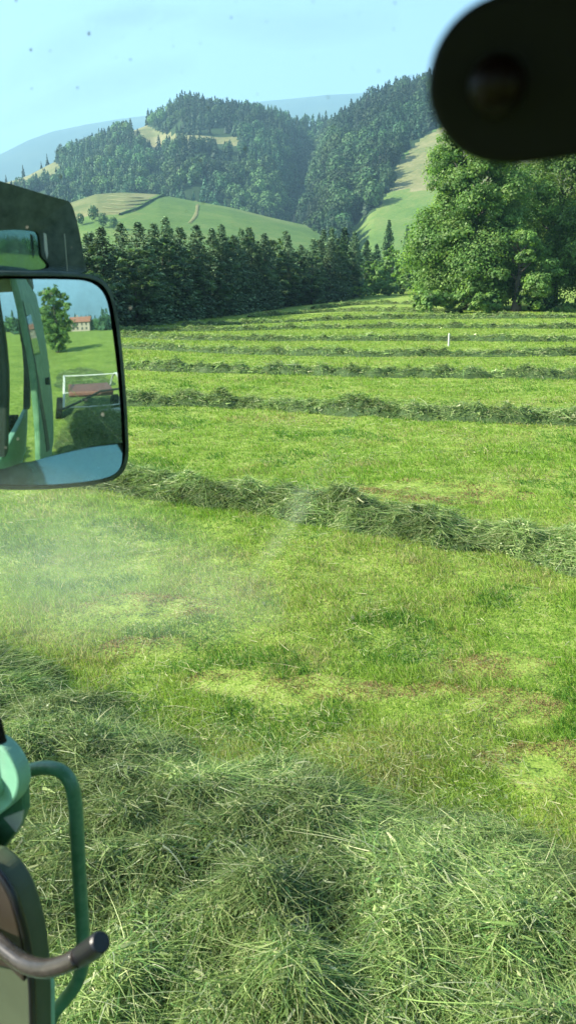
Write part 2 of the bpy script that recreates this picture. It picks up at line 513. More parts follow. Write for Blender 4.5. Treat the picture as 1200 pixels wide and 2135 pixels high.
def build_row(idx, P, hw, hh):
    dist0 = np.min(np.hypot(P[:, 0], P[:, 1]))
    step = 0.06 if idx < 2 else (0.12 if idx < 4 else 0.25)
    Q, s = resample(P, step)
    T = np.gradient(Q, axis=0); T = T / np.linalg.norm(T, axis=1, keepdims=True)
    N = np.stack([-T[:, 1], T[:, 0]], -1)
    nt_ = 40 if idx < 2 else 22
    tt = np.linspace(-hw * 1.35, hw * 1.35, nt_)
    X = Q[:, None, :] + N[:, None, :] * tt[None, :, None]
    Sg, Tg = np.meshgrid(s, tt, indexing='ij')
    H = row_height(Sg, Tg, hw, hh, idx * 13 + 3)
    Z = ground_z(X[..., 0], X[..., 1]) + H * 0.86 - 0.02
    V = np.concatenate([X, Z[..., None]], -1).reshape(-1, 3)
    i = np.arange(len(s) - 1)[:, None]; j = np.arange(nt_ - 1)[None, :]
    a = i * nt_ + j
    F = np.stack([a, a + 1, a + nt_ + 1, a + nt_], -1).reshape(-1, 4)
    basecol = np.tile(np.array([[0.08, 0.125, 0.045]]), (len(V), 1)) * rng.uniform(0.7, 1.3, (len(V), 1))
    Vs, Fs, Cs = [V], [F], [basecol]
    # loose strands
    total = s[-1]
    if idx == 0: n = 640000
    elif idx == 1: n = 150000
    elif idx == 2: n = 60000
    else: n = 26000
    ss = rng.uniform(0, total, n)
    if idx == 0:
        # denser where the strands come closest to the cab
        c0 = 12.0
        ss = np.where(rng.uniform(0, 1, n) < 0.12, rng.uniform(0, total, n), np.clip(rng.normal(c0 + 1.6, 2.3, n), 0, total))
    edge_spill = rng.normal(0, 0.62, n) * hw
    tt = np.clip(edge_spill, -1.5 * hw, 1.5 * hw) if idx > 0 else rng.uniform(-1.18, 1.22, n) * hw
    q = np.stack([np.interp(ss, s, Q[:, k]) for k in (0, 1)], -1)
    nn = np.stack([np.interp(ss, s, N[:, k]) for k in (0, 1)], -1)
    xy = q + nn * tt[:, None]
    hgt = row_height(ss, tt, hw, hh, idx * 13 + 3)
    keep = (hgt > 0.012) | (rng.uniform(0, 1, n) < (0.16 if idx < 2 else 0.03))
    ss, tt, xy, hgt = ss[keep], tt[keep], xy[keep], hgt[keep]
    n = len(ss)
    d = np.hypot(xy[:, 0], xy[:, 1])
    z = ground_z(xy[:, 0], xy[:, 1]) + hgt * rng.uniform(0.72, 1.06, n) + 0.005
    base = np.stack([xy[:, 0], xy[:, 1], z], -1)
    # direction: clumped flow, combed partly along a slowly turning field
    flow = 2 * PI * fbm(xy[:, 0] * 0.9, xy[:, 1] * 0.9, 77, 3) * 1.6
    az = flow + rng.normal(0, 1.0, n)
    loose = rng.uniform(0, 1, n) < 0.25
    az[loose] = rng.uniform(0, 2 * PI, loose.sum())
    el = rng.normal(0.10, 0.34, n)
    d0 = np.stack([np.cos(az) * np.cos(el), np.sin(az) * np.cos(el), np.sin(el)], -1)
    side = unit(np.cross(d0, unit(rng.normal(0, 0.55, (n, 3)) + np.array([0, 0, 1.0]))))
    k = np.clip(d / 4.5, 0.9, 14)
    L = rng.gamma(2.2, 0.029, n) * (1 if idx == 0 else 0.9) * np.clip(k, 1, 2.2) ** 0.5
    Wd = rng.uniform(0.0022, 0.0052, n) * k ** 0.85
    broad = rng.uniform(0, 1, n) < 0.13
    Wd[broad] *= rng.uniform(2, 4.2, broad.sum()); L[broad] *= 0.45
    bend = rng.normal(0, 0.55, (n, 3)); bend[:, 2] = -np.abs(rng.normal(0.20, 0.25, n))
    col = hay_color(n)
    # clumps that are darker-green or paler by kind of plant
    cl = fbm(xy[:, 0] * 2.3, xy[:, 1] * 2.3, 41, 3)
    col *= (0.70 + 0.58 * sstep(0.28, 0.72, cl))[:, None]
    if idx > 2: col *= 1.15
    pale = rng.uniform(0, 1, n) < 0.06 * (1 if idx == 0 else 0.5)
    col[pale] = np.array([0.42, 0.44, 0.28]) * rng.uniform(0.7, 1.1, (pale.sum(), 1))
    v, f, c = strips(base, d0, side, L, Wd, bend, 3 if idx < 2 else 2, col, 0.3)
    off = len(V)
    Vs.append(v); Fs.append(f + off); Cs.append(c)
    me = npmesh("hay_windrow", np.concatenate(Vs), np.concatenate(Fs), np.concatenate(Cs))
    o = link("hay_windrow", me, M_hay)
    tag(o, row_labels[idx], "hay row", "rows of cut hay across the field")
for i, (P, hw, hh) in enumerate(rows):
    build_row(i, P, hw, hh)

# ------------------------------------------------------------------ mown grass
SPOTS = [(1165, 1590, 0.28, 0.10), (1128, 1625, 0.10, 0.12), (690, 1442, 0.55, 0.10), (1040, 1388, 0.25, 0.12), (480, 1415, 0.18, 0.08), (1080, 1470, 0.2, 0.12), (860, 1030, 0.9, 0.35), (330, 1268, 0.35, 0.15), (300, 1350, 0.2, 0.1)]
def build_grass():
    n = 1050000
    rr = np.exp(rng.uniform(math.log(1.4), math.log(62), n))
    az = rng.uniform(R_(-30), R_(30), n)
    # extra ring all round for the mirror and for other viewpoints
    n2 = 90000
    rr = np.concatenate([rr, np.exp(rng.uniform(math.log(1.4), math.log(45), n2))])
    az = np.concatenate([az, rng.uniform(-PI, PI, n2)])
    n = len(rr)
    x = np.sin(az) * rr; y = np.cos(az) * rr
    keep = np.ones(n, bool)
    # leave the soil bare in a few worn spots
    bare = fbm(x * 0.8, y * 1.3, 88, 4)
    keep &= ~((bare < 0.28) & (rng.uniform(0, 1, n) < 0.15))
    # clumpy growth
    cl = fbm(x * 3.0, y * 3.0, 55, 3)
    keep &= rng.uniform(0, 1, n) < (0.80 + 1.0 * sstep(0.3, 0.65, cl))
    x, y, rr, cl = x[keep], y[keep], rr[keep], cl[keep]
    n = len(x)
    z = ground_z(x, y) - 0.004
    k = np.clip(rr / 4.5, 0.8, 14)
    tall = fbm(x * 0.8, y * 0.8, 61, 3)
    L = (0.030 + 0.034 * sstep(0.35, 0.75, cl) + 0.026 * sstep(0.5, 0.8, tall)) * rng.uniform(0.5, 1.4, n) * k ** 0.15
    Wd = rng.uniform(0.0032, 0.0062, n) * k ** 0.95
    az = rng.normal(R_(150), 1.1, n)
    lean = rng.uniform(0.1, 1.25, n)
    d0 = np.stack([np.cos(az) * np.sin(lean), np.sin(az) * np.sin(lean), np.cos(lean)], -1)
    sa = rng.uniform(0, PI, n)
    side = np.stack([np.cos(sa), np.sin(sa), rng.normal(0, 0.2, n)], -1)
    bend = np.stack([np.cos(az) * 0.35, np.sin(az) * 0.35, -0.25 * np.ones(n)], -1) * rng.uniform(0.2, 1.3, (n, 1))
    base = np.stack([x, y, z], -1)
    g1 = np.array([0.175, 0.30, 0.030]); g2 = np.array([0.285, 0.38, 0.068]); g3 = np.array([0.44, 0.40, 0.17]); g4 = np.array([0.075, 0.17, 0.02])
    m = fbm(x * 0.35, y * 0.7, 21, 4)[:, None]; m2 = fbm(x * 1.7, y * 1.7, 22, 3)[:, None]
    u = rng.uniform(0, 1, (n, 1))
    mix = np.clip(0.5 + (m - 0.5) * 1.6 + (m2 - 0.5) * 1.0 + (u - 0.5) * 0.8, 0, 1)
    col = g1 * (1 - mix) + g2 * mix
    dry = (rng.uniform(0, 1, (n, 1)) < 0.10 + 0.30 * sstep(0.56, 0.72, m) + 0.30 * sstep(0.55, 0.7, m2))
    col = np.where(dry, g3 * rng.uniform(0.6, 1.0, (n, 1)), col)
    lush = sstep(0.52, 0.72, fbm(x * 1.1, y * 1.1, 91, 3))[:, None] * (rng.uniform(0, 1, (n, 1)) < 0.6)
    col = np.where(lush > 0.5, g4 * rng.uniform(0.8, 1.5, (n, 1)), col)
    # worn brown spots
    for (a_, b_, ra, rb) in SPOTS:
        ra *= 1.5; rb *= 1.7
        c_ = to_ground(a_, b_)
        q_ = ((x - c_[0]) / ra) ** 2 + ((y - c_[1]) / rb) ** 2 + 1.6 * (fbm(x * 7, y * 7, 19, 2) - 0.5)
        w_ = q_ < 1.0
        col[w_] = np.array([0.30, 0.20, 0.10]) * rng.uniform(0.5, 1.3, (int(w_.sum()), 1))
        L[w_] *= 0.45
    far = sstep(14, 40, rr)[:, None]
    col = col * (1 - far * 0.5) + (0.5 * g2 + 0.5 * g2 * u * 1.2) * far * 0.5
    v, f, c = strips(base, d0, side, L, Wd, bend, 2, col * rng.uniform(0.85, 1.15, (n, 1)), 0.2)
    me = npmesh("grass", v, f, c)
    tag(link("grass", me, M_grass), "short mown grass growing between the rows of cut hay", "grass", kind="stuff")
build_grass()

def build_litter():
    n = 60000
    rr = np.exp(rng.uniform(math.log(1.6), math.log(26), n)); az = rng.uniform(R_(-30), R_(30), n)
    x = np.sin(az) * rr; y = np.cos(az) * rr
    cl = fbm(x * 1.1, y * 1.5, 201, 4)
    kp = rng.uniform(0, 1, n) < 0.10 + 0.8 * sstep(0.50, 0.68, cl)
    x, y, rr, cl = x[kp], y[kp], rr[kp], cl[kp]; n = len(x)
    k = np.clip(rr / 4.5, 0.9, 6)
    z = ground_z(x, y) + rng.uniform(0.02, 0.055, n)
    az = 2 * PI * fbm(x * 0.7, y * 0.7, 203, 2) + rng.normal(0, 0.8, n); el = rng.normal(0.0, 0.14, n)
    d0 = np.stack([np.cos(az) * np.cos(el), np.sin(az) * np.cos(el), np.sin(el)], -1)
    col = hay_color(n) * 1.05
    tan = rng.uniform(0, 1, n) < 0.35
    col[tan] = np.array([0.46, 0.42, 0.24]) * rng.uniform(0.7, 1.15, (int(tan.sum()), 1))
    v, f, c = strips(np.stack([x, y, z], -1), d0, unit(np.cross(d0, unit(rng.normal(0, 0.4, (n, 3)) + np.array([0, 0, 1.0])))),
                     rng.gamma(2.3, 0.021, n) * k ** 0.3, rng.uniform(0.0025, 0.005, n) * k ** 0.8, rng.normal(0, 0.3, (n, 3)) * np.array([1, 1, 0.3]), 2, col, 0.3)
    tag(link("grass_clippings", npmesh("grass_clippings", v, f, c), M_hay), "loose pale clippings lying on the mown grass", "grass clippings", kind="stuff")
build_litter()

# ------------------------------------------------------------------ hills
class Hill:
    def __init__(s, crest_px, Dc, Df, zf, power=0.8, rough=4.0, seed=1, scale=90.0):
        pts = [(math.atan2(ray(*p)[0], ray(*p)[1]), ray(*p)[2] / math.hypot(ray(*p)[0], ray(*p)[1])) for p in crest_px]
        s.az = np.array([p[0] for p in pts]); s.te = np.array([p[1] for p in pts])
        s.gully = []
        s.Dc, s.Df, s.zf, s.pw, s.rough, s.seed, s.scale = Dc, Df, zf, power, rough, seed, scale
    def xyz(s, az, t):
        """t 0 foot .. 1 crest .. 2 far foot"""
        az = np.asarray(az, float); t = np.asarray(t, float)
        r = s.Df + (s.Dc - s.Df) * t
        te = np.interp(az, s.az, s.te)
        zc = CAMZ + s.Dc * te
        x = np.sin(az) * r; y = np.cos(az) * r
        q = np.clip(np.where(t <= 1, t, 2 - t), 0, 1)
        te0 = (s.zf - CAMZ) / s.Df
        zfr = CAMZ + r * (te0 + (te - te0) * np.sin(q * PI / 2) ** s.pw)
        zbk = s.zf + (zc - s.zf) * np.cos(np.clip(t - 1, 0, 1) * PI / 2)
        rg = s.rough * (fbm(x / s.scale, y / s.scale, s.seed, 4) - 0.5) * 2 * np.sin(np.clip(q, 0, 1) * PI) ** 0.8
        for (a0, wa, dp) in s.gully:
            rg = rg - dp * np.exp(-((az - a0) / wa) ** 2) * np.sin(np.clip(q, 0, 1) * PI) ** 0.7
        return np.stack([x, y, np.where(t <= 1, zfr, zbk) + rg], -1)
    def build(s, name, mats, classify, naz=360, nt_=90, az0=None, az1=None):
        az = np.linspace(s.az[0] if az0 is None else az0, s.az[-1] if az1 is None else az1, naz)
        t = np.linspace(0, 2, nt_)
        A, T = np.meshgrid(az, t, indexing='ij')
        V = s.xyz(A, T)
        i = np.arange(naz - 1)[:, None]; j = np.arange(nt_ - 1)[None, :]
        a = i * nt_ + j
        F = np.stack([a, a + 1, a + nt_ + 1, a + nt_], -1).reshape(-1, 4)
        V = V.reshape(-1, 3)
        me = npmesh(name, V, F, smooth=True)
        for m in mats: me.materials.append(m)
        ctr = V[F].mean(1)
        px, py, _ = proj(ctr)
        me.polygons.foreach_set("material_index", classify(px, py, ctr).astype(np.int32))
        o = bpy.data.objects.new(name, me); C.objects.link(o)
        tag(o, kind="structure")
        return o

hill_A = Hill([(-700, 600), (-300, 500), (0, 455), (140, 425), (200, 405), (260, 401), (330, 405), (400, 418), (480, 432), (560, 452), (640, 470), (700, 484), (760, 520), (830, 590), (900, 640)],
              430, 210, -7, 0.75, 2.0, 5)
hill_B = Hill([(-900, 520), (-400, 450), (-200, 425), (0, 388), (60, 366), (112, 338), (200, 306), (280, 272), (330, 250), (380, 232), (450, 236), (520, 243), (600, 252), (690, 262), (760, 300), (850, 340), (1000, 400)],
              860, 400, -7, 0.95, 12.0, 8)
def az_of(px_, py_):
    d = ray(px_, py_); return math.atan2(d[0], d[1])
hill_B.gully = [(az_of(640, 350), R_(1.3), 48), (az_of(330, 350), R_(0.9), 12)]
hill_C = Hill([(520, 580), (580, 520), (625, 440), (648, 375), (676, 318), (702, 264), (760, 226), (820, 202), (885, 182), (960, 160), (1100, 140), (1400, 150), (2000, 300)],
              760, 230, -7, 1.05, 5.0, 11)
hill_M = Hill([(-900, 560), (-300, 398), (0, 322), (60, 292), (110, 274), (180, 259), (240, 249), (300, 241), (350, 238), (430, 238), (480, 228), (530, 214), (600, 207), (680, 198), (760, 194), (860, 192), (1000, 198), (1400, 250), (2200, 420)],
              4200, 2200, -20, 1.0, 40.0, 14, 700)

K1 = [(268, 272), (300, 258), (345, 280), (420, 281), (498, 287), (495, 303), (420, 302), (345, 296), (318, 312), (298, 296)]
K2 = [(-40, 392), (20, 378), (60, 362), (112, 330), (128, 352), (100, 374), (60, 388), (0, 402)]
KC = [(722, 478), (760, 455), (792, 428), (812, 396), (818, 360), (838, 325), (878, 288), (960, 230), (1300, 240), (1500, 620), (720, 640)]
KCdry = [(812, 400), (818, 360), (838, 325), (878, 288), (960, 230), (1300, 240), (1500, 400), (880, 395)]
KAdry = [(60, 470), (150, 420), (200, 400), (270, 402), (330, 405), (250, 445), (180, 450), (140, 480), (60, 500)]

def cls_A(px, py, c): return np.where(inside(KAdry, px, py), 1, 0)
def cls_B(px, py, c): return np.where(inside(K1, px, py) | inside(K2, px, py), 1, 2)
def cls_C(px, py, c):
    return np.where(inside(KC, px, py), np.where(inside(KCdry, px + 8 * np.sin(py / 9), py), 1, 0), 2)
hill_C.gully = [(az_of(742, 350), R_(0.8), 6)]
hill_A.build("meadow_hill", [M_meadow, M_dry, M_wood], cls_A)
hill_B.build("forest_hill", [M_meadow, M_dry, M_wood], cls_B)
hill_C.build("steep_hill", [M_meadow, M_dry, M_wood], cls_C, naz=420, nt_=160)
hill_M.build("mountains", [M_mount], lambda px, py, c: np.zeros(len(px)), naz=500, nt_=80)

# ------------------------------------------------------------------ tree prototypes
def leaf_quads(ctr, nrm, size, col, aspect=0.6):
    n = len(ctr)
    a = unit(np.cross(nrm, unit(rng.normal(0, 1, (n, 3))))); b = np.cross(nrm, a)
    a = a * size[:, None]; b = b * size[:, None] * aspect
    V = np.stack([ctr - a * 0.5, ctr - b * 0.5 + a * 0.05, ctr + a * 0.5, ctr + b * 0.5 + a * 0.05], 1).reshape(-1, 3)
    F = (np.arange(n) * 4)[:, None] + np.arange(4)[None, :]
    return V, F, np.repeat(col, 4, axis=0)

def conifer_mesh(name, H, Rb, nbr, fr, lsize, cols, seed, low=0.05, droop=0.35, shape=1.0):
    """spruce crown: drooping boughs in uneven whorls, each hung with small sprays of needles"""
    r = np.random.default_rng(seed)
    z0 = H * low
    u = r.uniform(0, 1, nbr) ** 1.15
    zb = z0 + (H - z0) * u * 0.985
    az = r.uniform(0, 2 * PI, nbr)
    ln = Rb * (1 - u) ** shape * r.uniform(0.62, 1.18, nbr) + 0.02 * H
    ctr = []; nr = []; sz = []; cc = []
    t = r.uniform(0.12, 1.0, (nbr, fr)) ** 0.8
    rad = ln[:, None] * t
    X = np.cos(az)[:, None] * rad + r.normal(0, 0.10, (nbr, fr)) * ln[:, None]
    Y = np.sin(az)[:, None] * rad + r.normal(0, 0.10, (nbr, fr)) * ln[:, None]
    Z = zb[:, None] - droop * ln[:, None] * t ** 1.4 + 0.22 * ln[:, None] * t ** 3 + r.normal(0, 0.035, (nbr, fr)) * H * 0.25
    ctr = np.stack([X, Y, Z], -1).reshape(-1, 3)
    n = len(ctr)
    out = unit(np.stack([X, Y, 0 * X], -1).reshape(-1, 3) + 1e-6)
    nr = unit(out * 0.5 + np.array([0, 0, 0.8]) + r.normal(0, 0.55, (n, 3)))
    size = lsize * r.uniform(0.6, 1.4, n) * (0.6 + 0.5 * np.repeat((1 - u), fr))
    k = r.integers(0, len(cols), n)
    col = np.array(cols)[k] * r.uniform(0.7, 1.3, (n, 1)) * np.repeat(r.uniform(0.75, 1.3, nbr), fr)[:, None]
    V, F, Cc = leaf_quads(ctr, nr, size, col, 0.5)
    V[:, 2] = np.maximum(V[:, 2], 0.02)
    me = npmesh(name, V, F, Cc)
    me.materials.append(M_leaf2)
    return me

def trunk_mesh(name, H, r0, seed=0, limbs=0, spread=2.0, z1=0.95, top=0.02):
    mb = MB(); r = random.Random(seed)
    pts = [(r.uniform(-.02, .02) * H * k / 6, r.uniform(-.02, .02) * H * k / 6, -0.15 + H * z1 * k / 6) for k in range(7)]
    pts[0] = (0, 0, -0.15)
    mb.tube(pts, [r0 * (1.25 - 0.2 * (k > 0)) * (1 - k / 6 * (1 - top)) for k in range(7)], 10)
    for i in range(limbs):
        z = H * r.uniform(0.18, 0.7); a = r.uniform(0, 2 * PI); L = spread * r.uniform(0.5, 1.0)
        p0 = np.array([0, 0, z]); p1 = p0 + np.array([math.cos(a) * L * .5, math.sin(a) * L * .5, L * .35]); p2 = p0 + np.array([math.cos(a) * L, math.sin(a) * L, L * .8])
        mb.tube([p0, p1, p2], [r0 * .38, r0 * .22, r0 * .07], 7)
    me = bpy.data.meshes.new(name)
    me.from_pydata([tuple(map(float, v)) for v in mb.v], [], mb.f)
    me.polygons.foreach_set("use_smooth", [True] * len(me.polygons))
    me.materials.append(M_bark)
    return me

def leafy_mesh(name, blobs, nleaf, lsize, cols, seed, inner=0.25, spot=0.28):
    """crown made of clumps; blobs: (x, y, z, rx, rz)"""
    r = np.random.default_rng(seed)
    B = np.array(blobs, float)
    wgt = B[:, 3] ** 2; wgt /= wgt.sum()
    # second level: twig clumps on each blob
    nt_ = max(12, nleaf // 55)
    k = r.choice(len(B), nt_, p=wgt)
    dv = unit(r.normal(0, 1, (nt_, 3)))
    dv[:, 2] = np.where((dv[:, 2] < -0.5), -dv[:, 2], dv[:, 2])
    rad = np.where(r.uniform(0, 1, nt_) < inner, r.uniform(0.3, 0.8, nt_), r.uniform(0.82, 1.12, nt_))
    tc = B[k, :3] + dv * rad[:, None] * np.stack([B[k, 3], B[k, 3], B[k, 4]], -1)
    tr = spot * B[k, 3] * r.uniform(0.55, 1.4, nt_)
    tcol = np.array(cols)[r.integers(0, len(cols), nt_)] * r.uniform(0.72, 1.28, (nt_, 1))
    j = r.integers(0, nt_, nleaf)
    dl = unit(r.normal(0, 1, (nleaf, 3))) * (r.uniform(0, 1, nleaf) ** 0.5)[:, None]
    ctr = tc[j] + dl * tr[j][:, None] * np.array([1, 1, 0.7])
    nr = unit(dl + dv[j] * 0.7 + np.array([0, 0, 0.35]) + r.normal(0, 0.45, (nleaf, 3)))
    size = lsize * r.uniform(0.6, 1.4, nleaf)
    col = tcol[j] * r.uniform(0.8, 1.2, (nleaf, 1))
    V, F, Cc = leaf_quads(ctr, nr, size, col, 0.7)
    V[:, 2] = np.maximum(V[:, 2], 0.02)
    me = npmesh(name, V, F, Cc)
    me.materials.append(M_leaf)
    return me

def crown_blobs(H, Wd, n, z0, seed, lean=0.0, top_pow=1.0):
    r = random.Random(seed); out = []
    for i in range(n):
        u = (i + 0.5) / n
        z = z0 + (H - z0) * (0.06 + 0.86 * u)
        env = Wd * (math.sin(PI * min(0.97, 0.16 + 0.80 * u)) ** 0.75) ** top_pow
        a = i * 2.4 + r.uniform(-.5, .5); q = env * r.uniform(0.30, 0.78)
        rr = Wd * r.uniform(0.24, 0.42) * (1.1 - 0.45 * u)
        out.append((math.cos(a) * q + lean * u, math.sin(a) * q, z, rr, rr * r.uniform(0.65, 0.95)))
    return out

CON = [(0.080, 0.135, 0.068), (0.11, 0.175, 0.085), (0.058, 0.11, 0.058), (0.17, 0.235, 0.12)]
con_protos = []
for k in range(5):
    H = 8.0
    me_c = conifer_mesh("crown", H, 1.55 + 0.22 * (k % 3), 420, 12, 0.26, CON, 100 + k, low=0.015, droop=0.3, shape=0.72)
    con_protos.append((me_c, trunk_mesh("trunk", H, 0.13, k)))
SPR = [(0.030, 0.072, 0.030), (0.046, 0.098, 0.036), (0.065, 0.125, 0.045)]
spr_protos = []
for k in range(3):
    me_c = conifer_mesh("crown", 10.0, 2.3, 460, 9, 0.50, SPR, 140 + k, low=0.02, droop=0.35, shape=0.8)
    spr_protos.append((me_c, trunk_mesh("trunk", 10.0, 0.15, 20 + k)))

def put_tree(name, proto, x, y, H, H0, label, group, wide=1.0, rz=None, z=None, cat="tree"):
    zz = float(ground_z(x, y)) if z is None else z
    e = empty(name, (x, y, zz), random.uniform(0, 2 * PI) if rz is None else rz)
    s = H / H0
    e.scale = (s * wide, s * wide, s)
    tag(e, label, cat, group)
    c = bpy.data.objects.new("crown", proto[0]); C.objects.link(c); c.parent = e
    t = bpy.data.objects.new("trunk", proto[1]); C.objects.link(t); t.parent = e
    return e

DK = [(0.085, 0.145, 0.068), (0.11, 0.18, 0.08), (0.065, 0.12, 0.058), (0.15, 0.22, 0.10)]
mix_protos = [(leafy_mesh("crown", crown_blobs(8.0, 1.9, 22, 0.1, 180 + k, top_pow=0.6), 6500, 0.22, DK, 180 + k, spot=0.5), trunk_mesh("trunk", 8.0, 0.12, 30 + k, 4, 0.8, 0.7)) for k in range(4)]
# dark conifer edge on the far left side of the field
edge_px = [(-420, 735), (-150, 716), (100, 700), (262, 684), (400, 667), (560, 645), (660, 633), (735, 622)]
top_px = ([-420, -150, 100, 170, 260, 350, 440, 500, 560, 620, 660, 690, 735], [470, 465, 462, 470, 472, 462, 470, 480, 476, 488, 492, 480, 484])
edge = np.array(smooth_path([to_ground(*p) for p in edge_px], 8))
ncon = 0
for line, off, stp in ((0, 0.6, 1.9), (1, 3.0, 2.2), (2, 6.0, 2.7)):
    Q, s = resample(edge, stp)
    for i, q in enumerate(Q):
        d = q / np.linalg.norm(q)
        p = q + d * off + np.array([random.uniform(-.6, .6), random.uniform(-.5, .5)])
        z = float(ground_z(*p))
        pxx, pyy, f = proj([p[0], p[1], z])
        ty = np.interp(pxx, *top_px) + random.uniform(-12, 22) + (10 if line == 0 else 0) + (random.random() < 0.25) * random.uniform(0, 25)
        dd = ray(float(pxx), float(ty)); dist = math.hypot(*p)
        zt = CAMZ + dist * dd[2] / math.hypot(dd[0], dd[1])
        H = max(4.0, zt - z)
        if random.random() < (0.5 if line == 0 else 0.3):
            put_tree("broadleaf_tree", mix_protos[ncon % 4], p[0], p[1], H * random.uniform(0.84, 1.0), 8.0,
                     "dark green broadleaf tree mixed into the conifer wall along the field's left edge", "broadleaf trees mixed into the conifer wall", wide=random.uniform(0.9, 1.2) * 8.0 / H)
            ncon += 1
            continue
        put_tree("conifer_tree", con_protos[ncon % 5], p[0], p[1], H, 8.0,
                 "dark green conifer in the dense tree wall along the left edge of the field", "conifers along the left edge of the field", wide=random.uniform(0.9, 1.25) * 8.0 / H)
        ncon += 1

def at_px(px, base_py, dist):
    """ground point straight below a photo pixel column at a distance"""
    d = ray(px, base_py); h = d[:2] / np.linalg.norm(d[:2])
    return h * dist

def top_height(px, top_py, dist, zg):
    d = ray(px, top_py)
    return CAMZ + dist * d[2] / math.hypot(d[0], d[1]) - zg

spots = [  # px, top py, distance, width factor, label
    (716, 474, 108, 0.95, "tall dark spruce at the right end of the conifer wall"),
    (738, 492, 116, 0.8, "slim dark spruce just right of the tall one ending the conifer wall"),
    (762, 500, 126, 0.8, "narrow spruce standing against the foot of the bright green meadow"),
    (782, 508, 132, 0.8, "short pointed spruce left of the free-standing dark spruce"),
    (806, 458, 150, 0.85, "free-standing dark spruce rising in front of the steep meadow"),
    (844, 468, 165, 0.7, "slim spruce beside the big leafy tree and the bare earth bank"),
    (690, 520, 104, 0.9, "low dark spruce in front of the tall one at the end of the conifer wall"),
]
for i, (px, ty, D, wd, lab) in enumerate(spots):
    p = at_px(px, 600, D); z = float(ground_z(*p)); H = top_height(px, ty, D, z)
    put_tree("spruce_tree", spr_protos[i % 3], p[0], p[1], H, 10.0, lab, "spruces at the end of the field", wide=wd * 10.5 / H)

LG = [(0.135, 0.235, 0.06), (0.175, 0.285, 0.075), (0.10, 0.185, 0.05), (0.22, 0.32, 0.09)]
LG2 = [(0.17, 0.28, 0.075), (0.20, 0.32, 0.09), (0.13, 0.23, 0.06)]
small = [
    (752, 540, 606, 112, 2.6, "small rounded green tree right of the conifer wall"),
    (785, 548, 606, 118, 2.8, "small leafy tree between two spruces at the field end"),
    (816, 512, 606, 112, 3.2, "light green pyramid-shaped tree above the hedge"),
    (856, 500, 608, 104, 3.2, "pale green feathery tree touching the big leafy tree"),
    (886, 520, 612, 98, 3.0, "bushy green tree tucked behind the left flank of the big leafy tree"),
]
for i, (px, ty, by, D, wd, lab) in enumerate(small):
    p = at_px(px, by, D); z = float(ground_z(*p)); H = top_height(px, ty, D, z)
    cm = leafy_mesh("crown", crown_blobs(H, wd, 16, 0.2, 300 + i, top_pow=1.3), 7000, 0.34, LG2, 300 + i)
    put_tree("leafy_tree", (cm, trunk_mesh("trunk", H, 0.14, 300 + i, 4, wd * .6, 0.8)), p[0], p[1], H, H, lab, "small leafy trees at the end of the field", rz=0)

# the big leafy trees on the right
big = [  # px, base py, distance, top py, half width m, leaves, label, z0
    (972, 645, 61, 262, 4.4, 150000, "huge bright green leafy tree whose top disappears behind the black bar", 0.3, 40),
    (1150, 642, 68, 225, 5.6, 110000, "darker leafy tree at the right edge of the photo under the black bar", 0.6, 40),
    (1310, 640, 64, 250, 4.8, 40000, "leafy tree just past the right edge beside the darker leafy tree", 0.6, 20),
    (1075, 640, 58, 470, 2.6, 22000, "low leafy tree filling the dark gap between the two biggest trees", 0.2, 12),
]
for i, (px, by, D, ty, wd, nl, lab, z0, nb) in enumerate(big):
    p = at_px(px, by, D); z = float(ground_z(*p)); H = top_height(px, ty, D, z)
    cm = leafy_mesh("crown", crown_blobs(H, wd, nb, z0, 400 + i, top_pow=0.6), nl, 0.175, LG, 400 + i, spot=0.48)
    put_tree("leafy_tree", (cm, trunk_mesh("trunk", H, 0.34, 400 + i, 12, wd * .5, 0.72)), p[0], p[1], H, H, lab, "big leafy trees beside the field", rz=0)

def bush(px, by, D, H, wd, n, lab, seed, name="bush", cols=LG, group="bushes along the field edge", ls=0.2):
    p = at_px(px, by, D); z = float(ground_z(*p))
    r = random.Random(seed)
    bl = [(r.uniform(-wd, wd) * .75, r.uniform(-.6, .6), H * r.uniform(.25, .62), H * r.uniform(.32, .5), H * r.uniform(.3, .42)) for _ in range(max(4, int(wd * 3)))]
    me = leafy_mesh(name, bl, n, ls, cols, seed)
    o = link(name, me, None); o.location = (p[0], p[1], z); o.rotation_euler = (0, 0, -math.atan2(p[0], p[1]))
    return tag(o, lab, "bush", group)
bush(930, 645, 56, 1.9, 2.2, 7000, "pale green bush at the left foot of the big leafy tree", 500)
bush(1010, 648, 55, 1.4, 1.6, 4500, "low bush under the middle of the big leafy tree", 501)
bush(1130, 648, 58, 1.3, 2.4, 4500, "dark low bush under the darker leafy tree", 502, cols=[(0.04, 0.09, 0.03), (0.06, 0.12, 0.035)])
bush(1210, 648, 58, 1.1, 2.0, 3500, "low bush at the very edge of the photo beside the hay rows", 503)
bush(800, 622, 96, 2.0, 7.0, 9000, "long low hedge closing the far end of the field", 504, name="hedge", group=None, ls=0.26)
bush(735, 626, 92, 1.6, 3.0, 3500, "rounded low bush between the hedge and the conifer wall", 505)

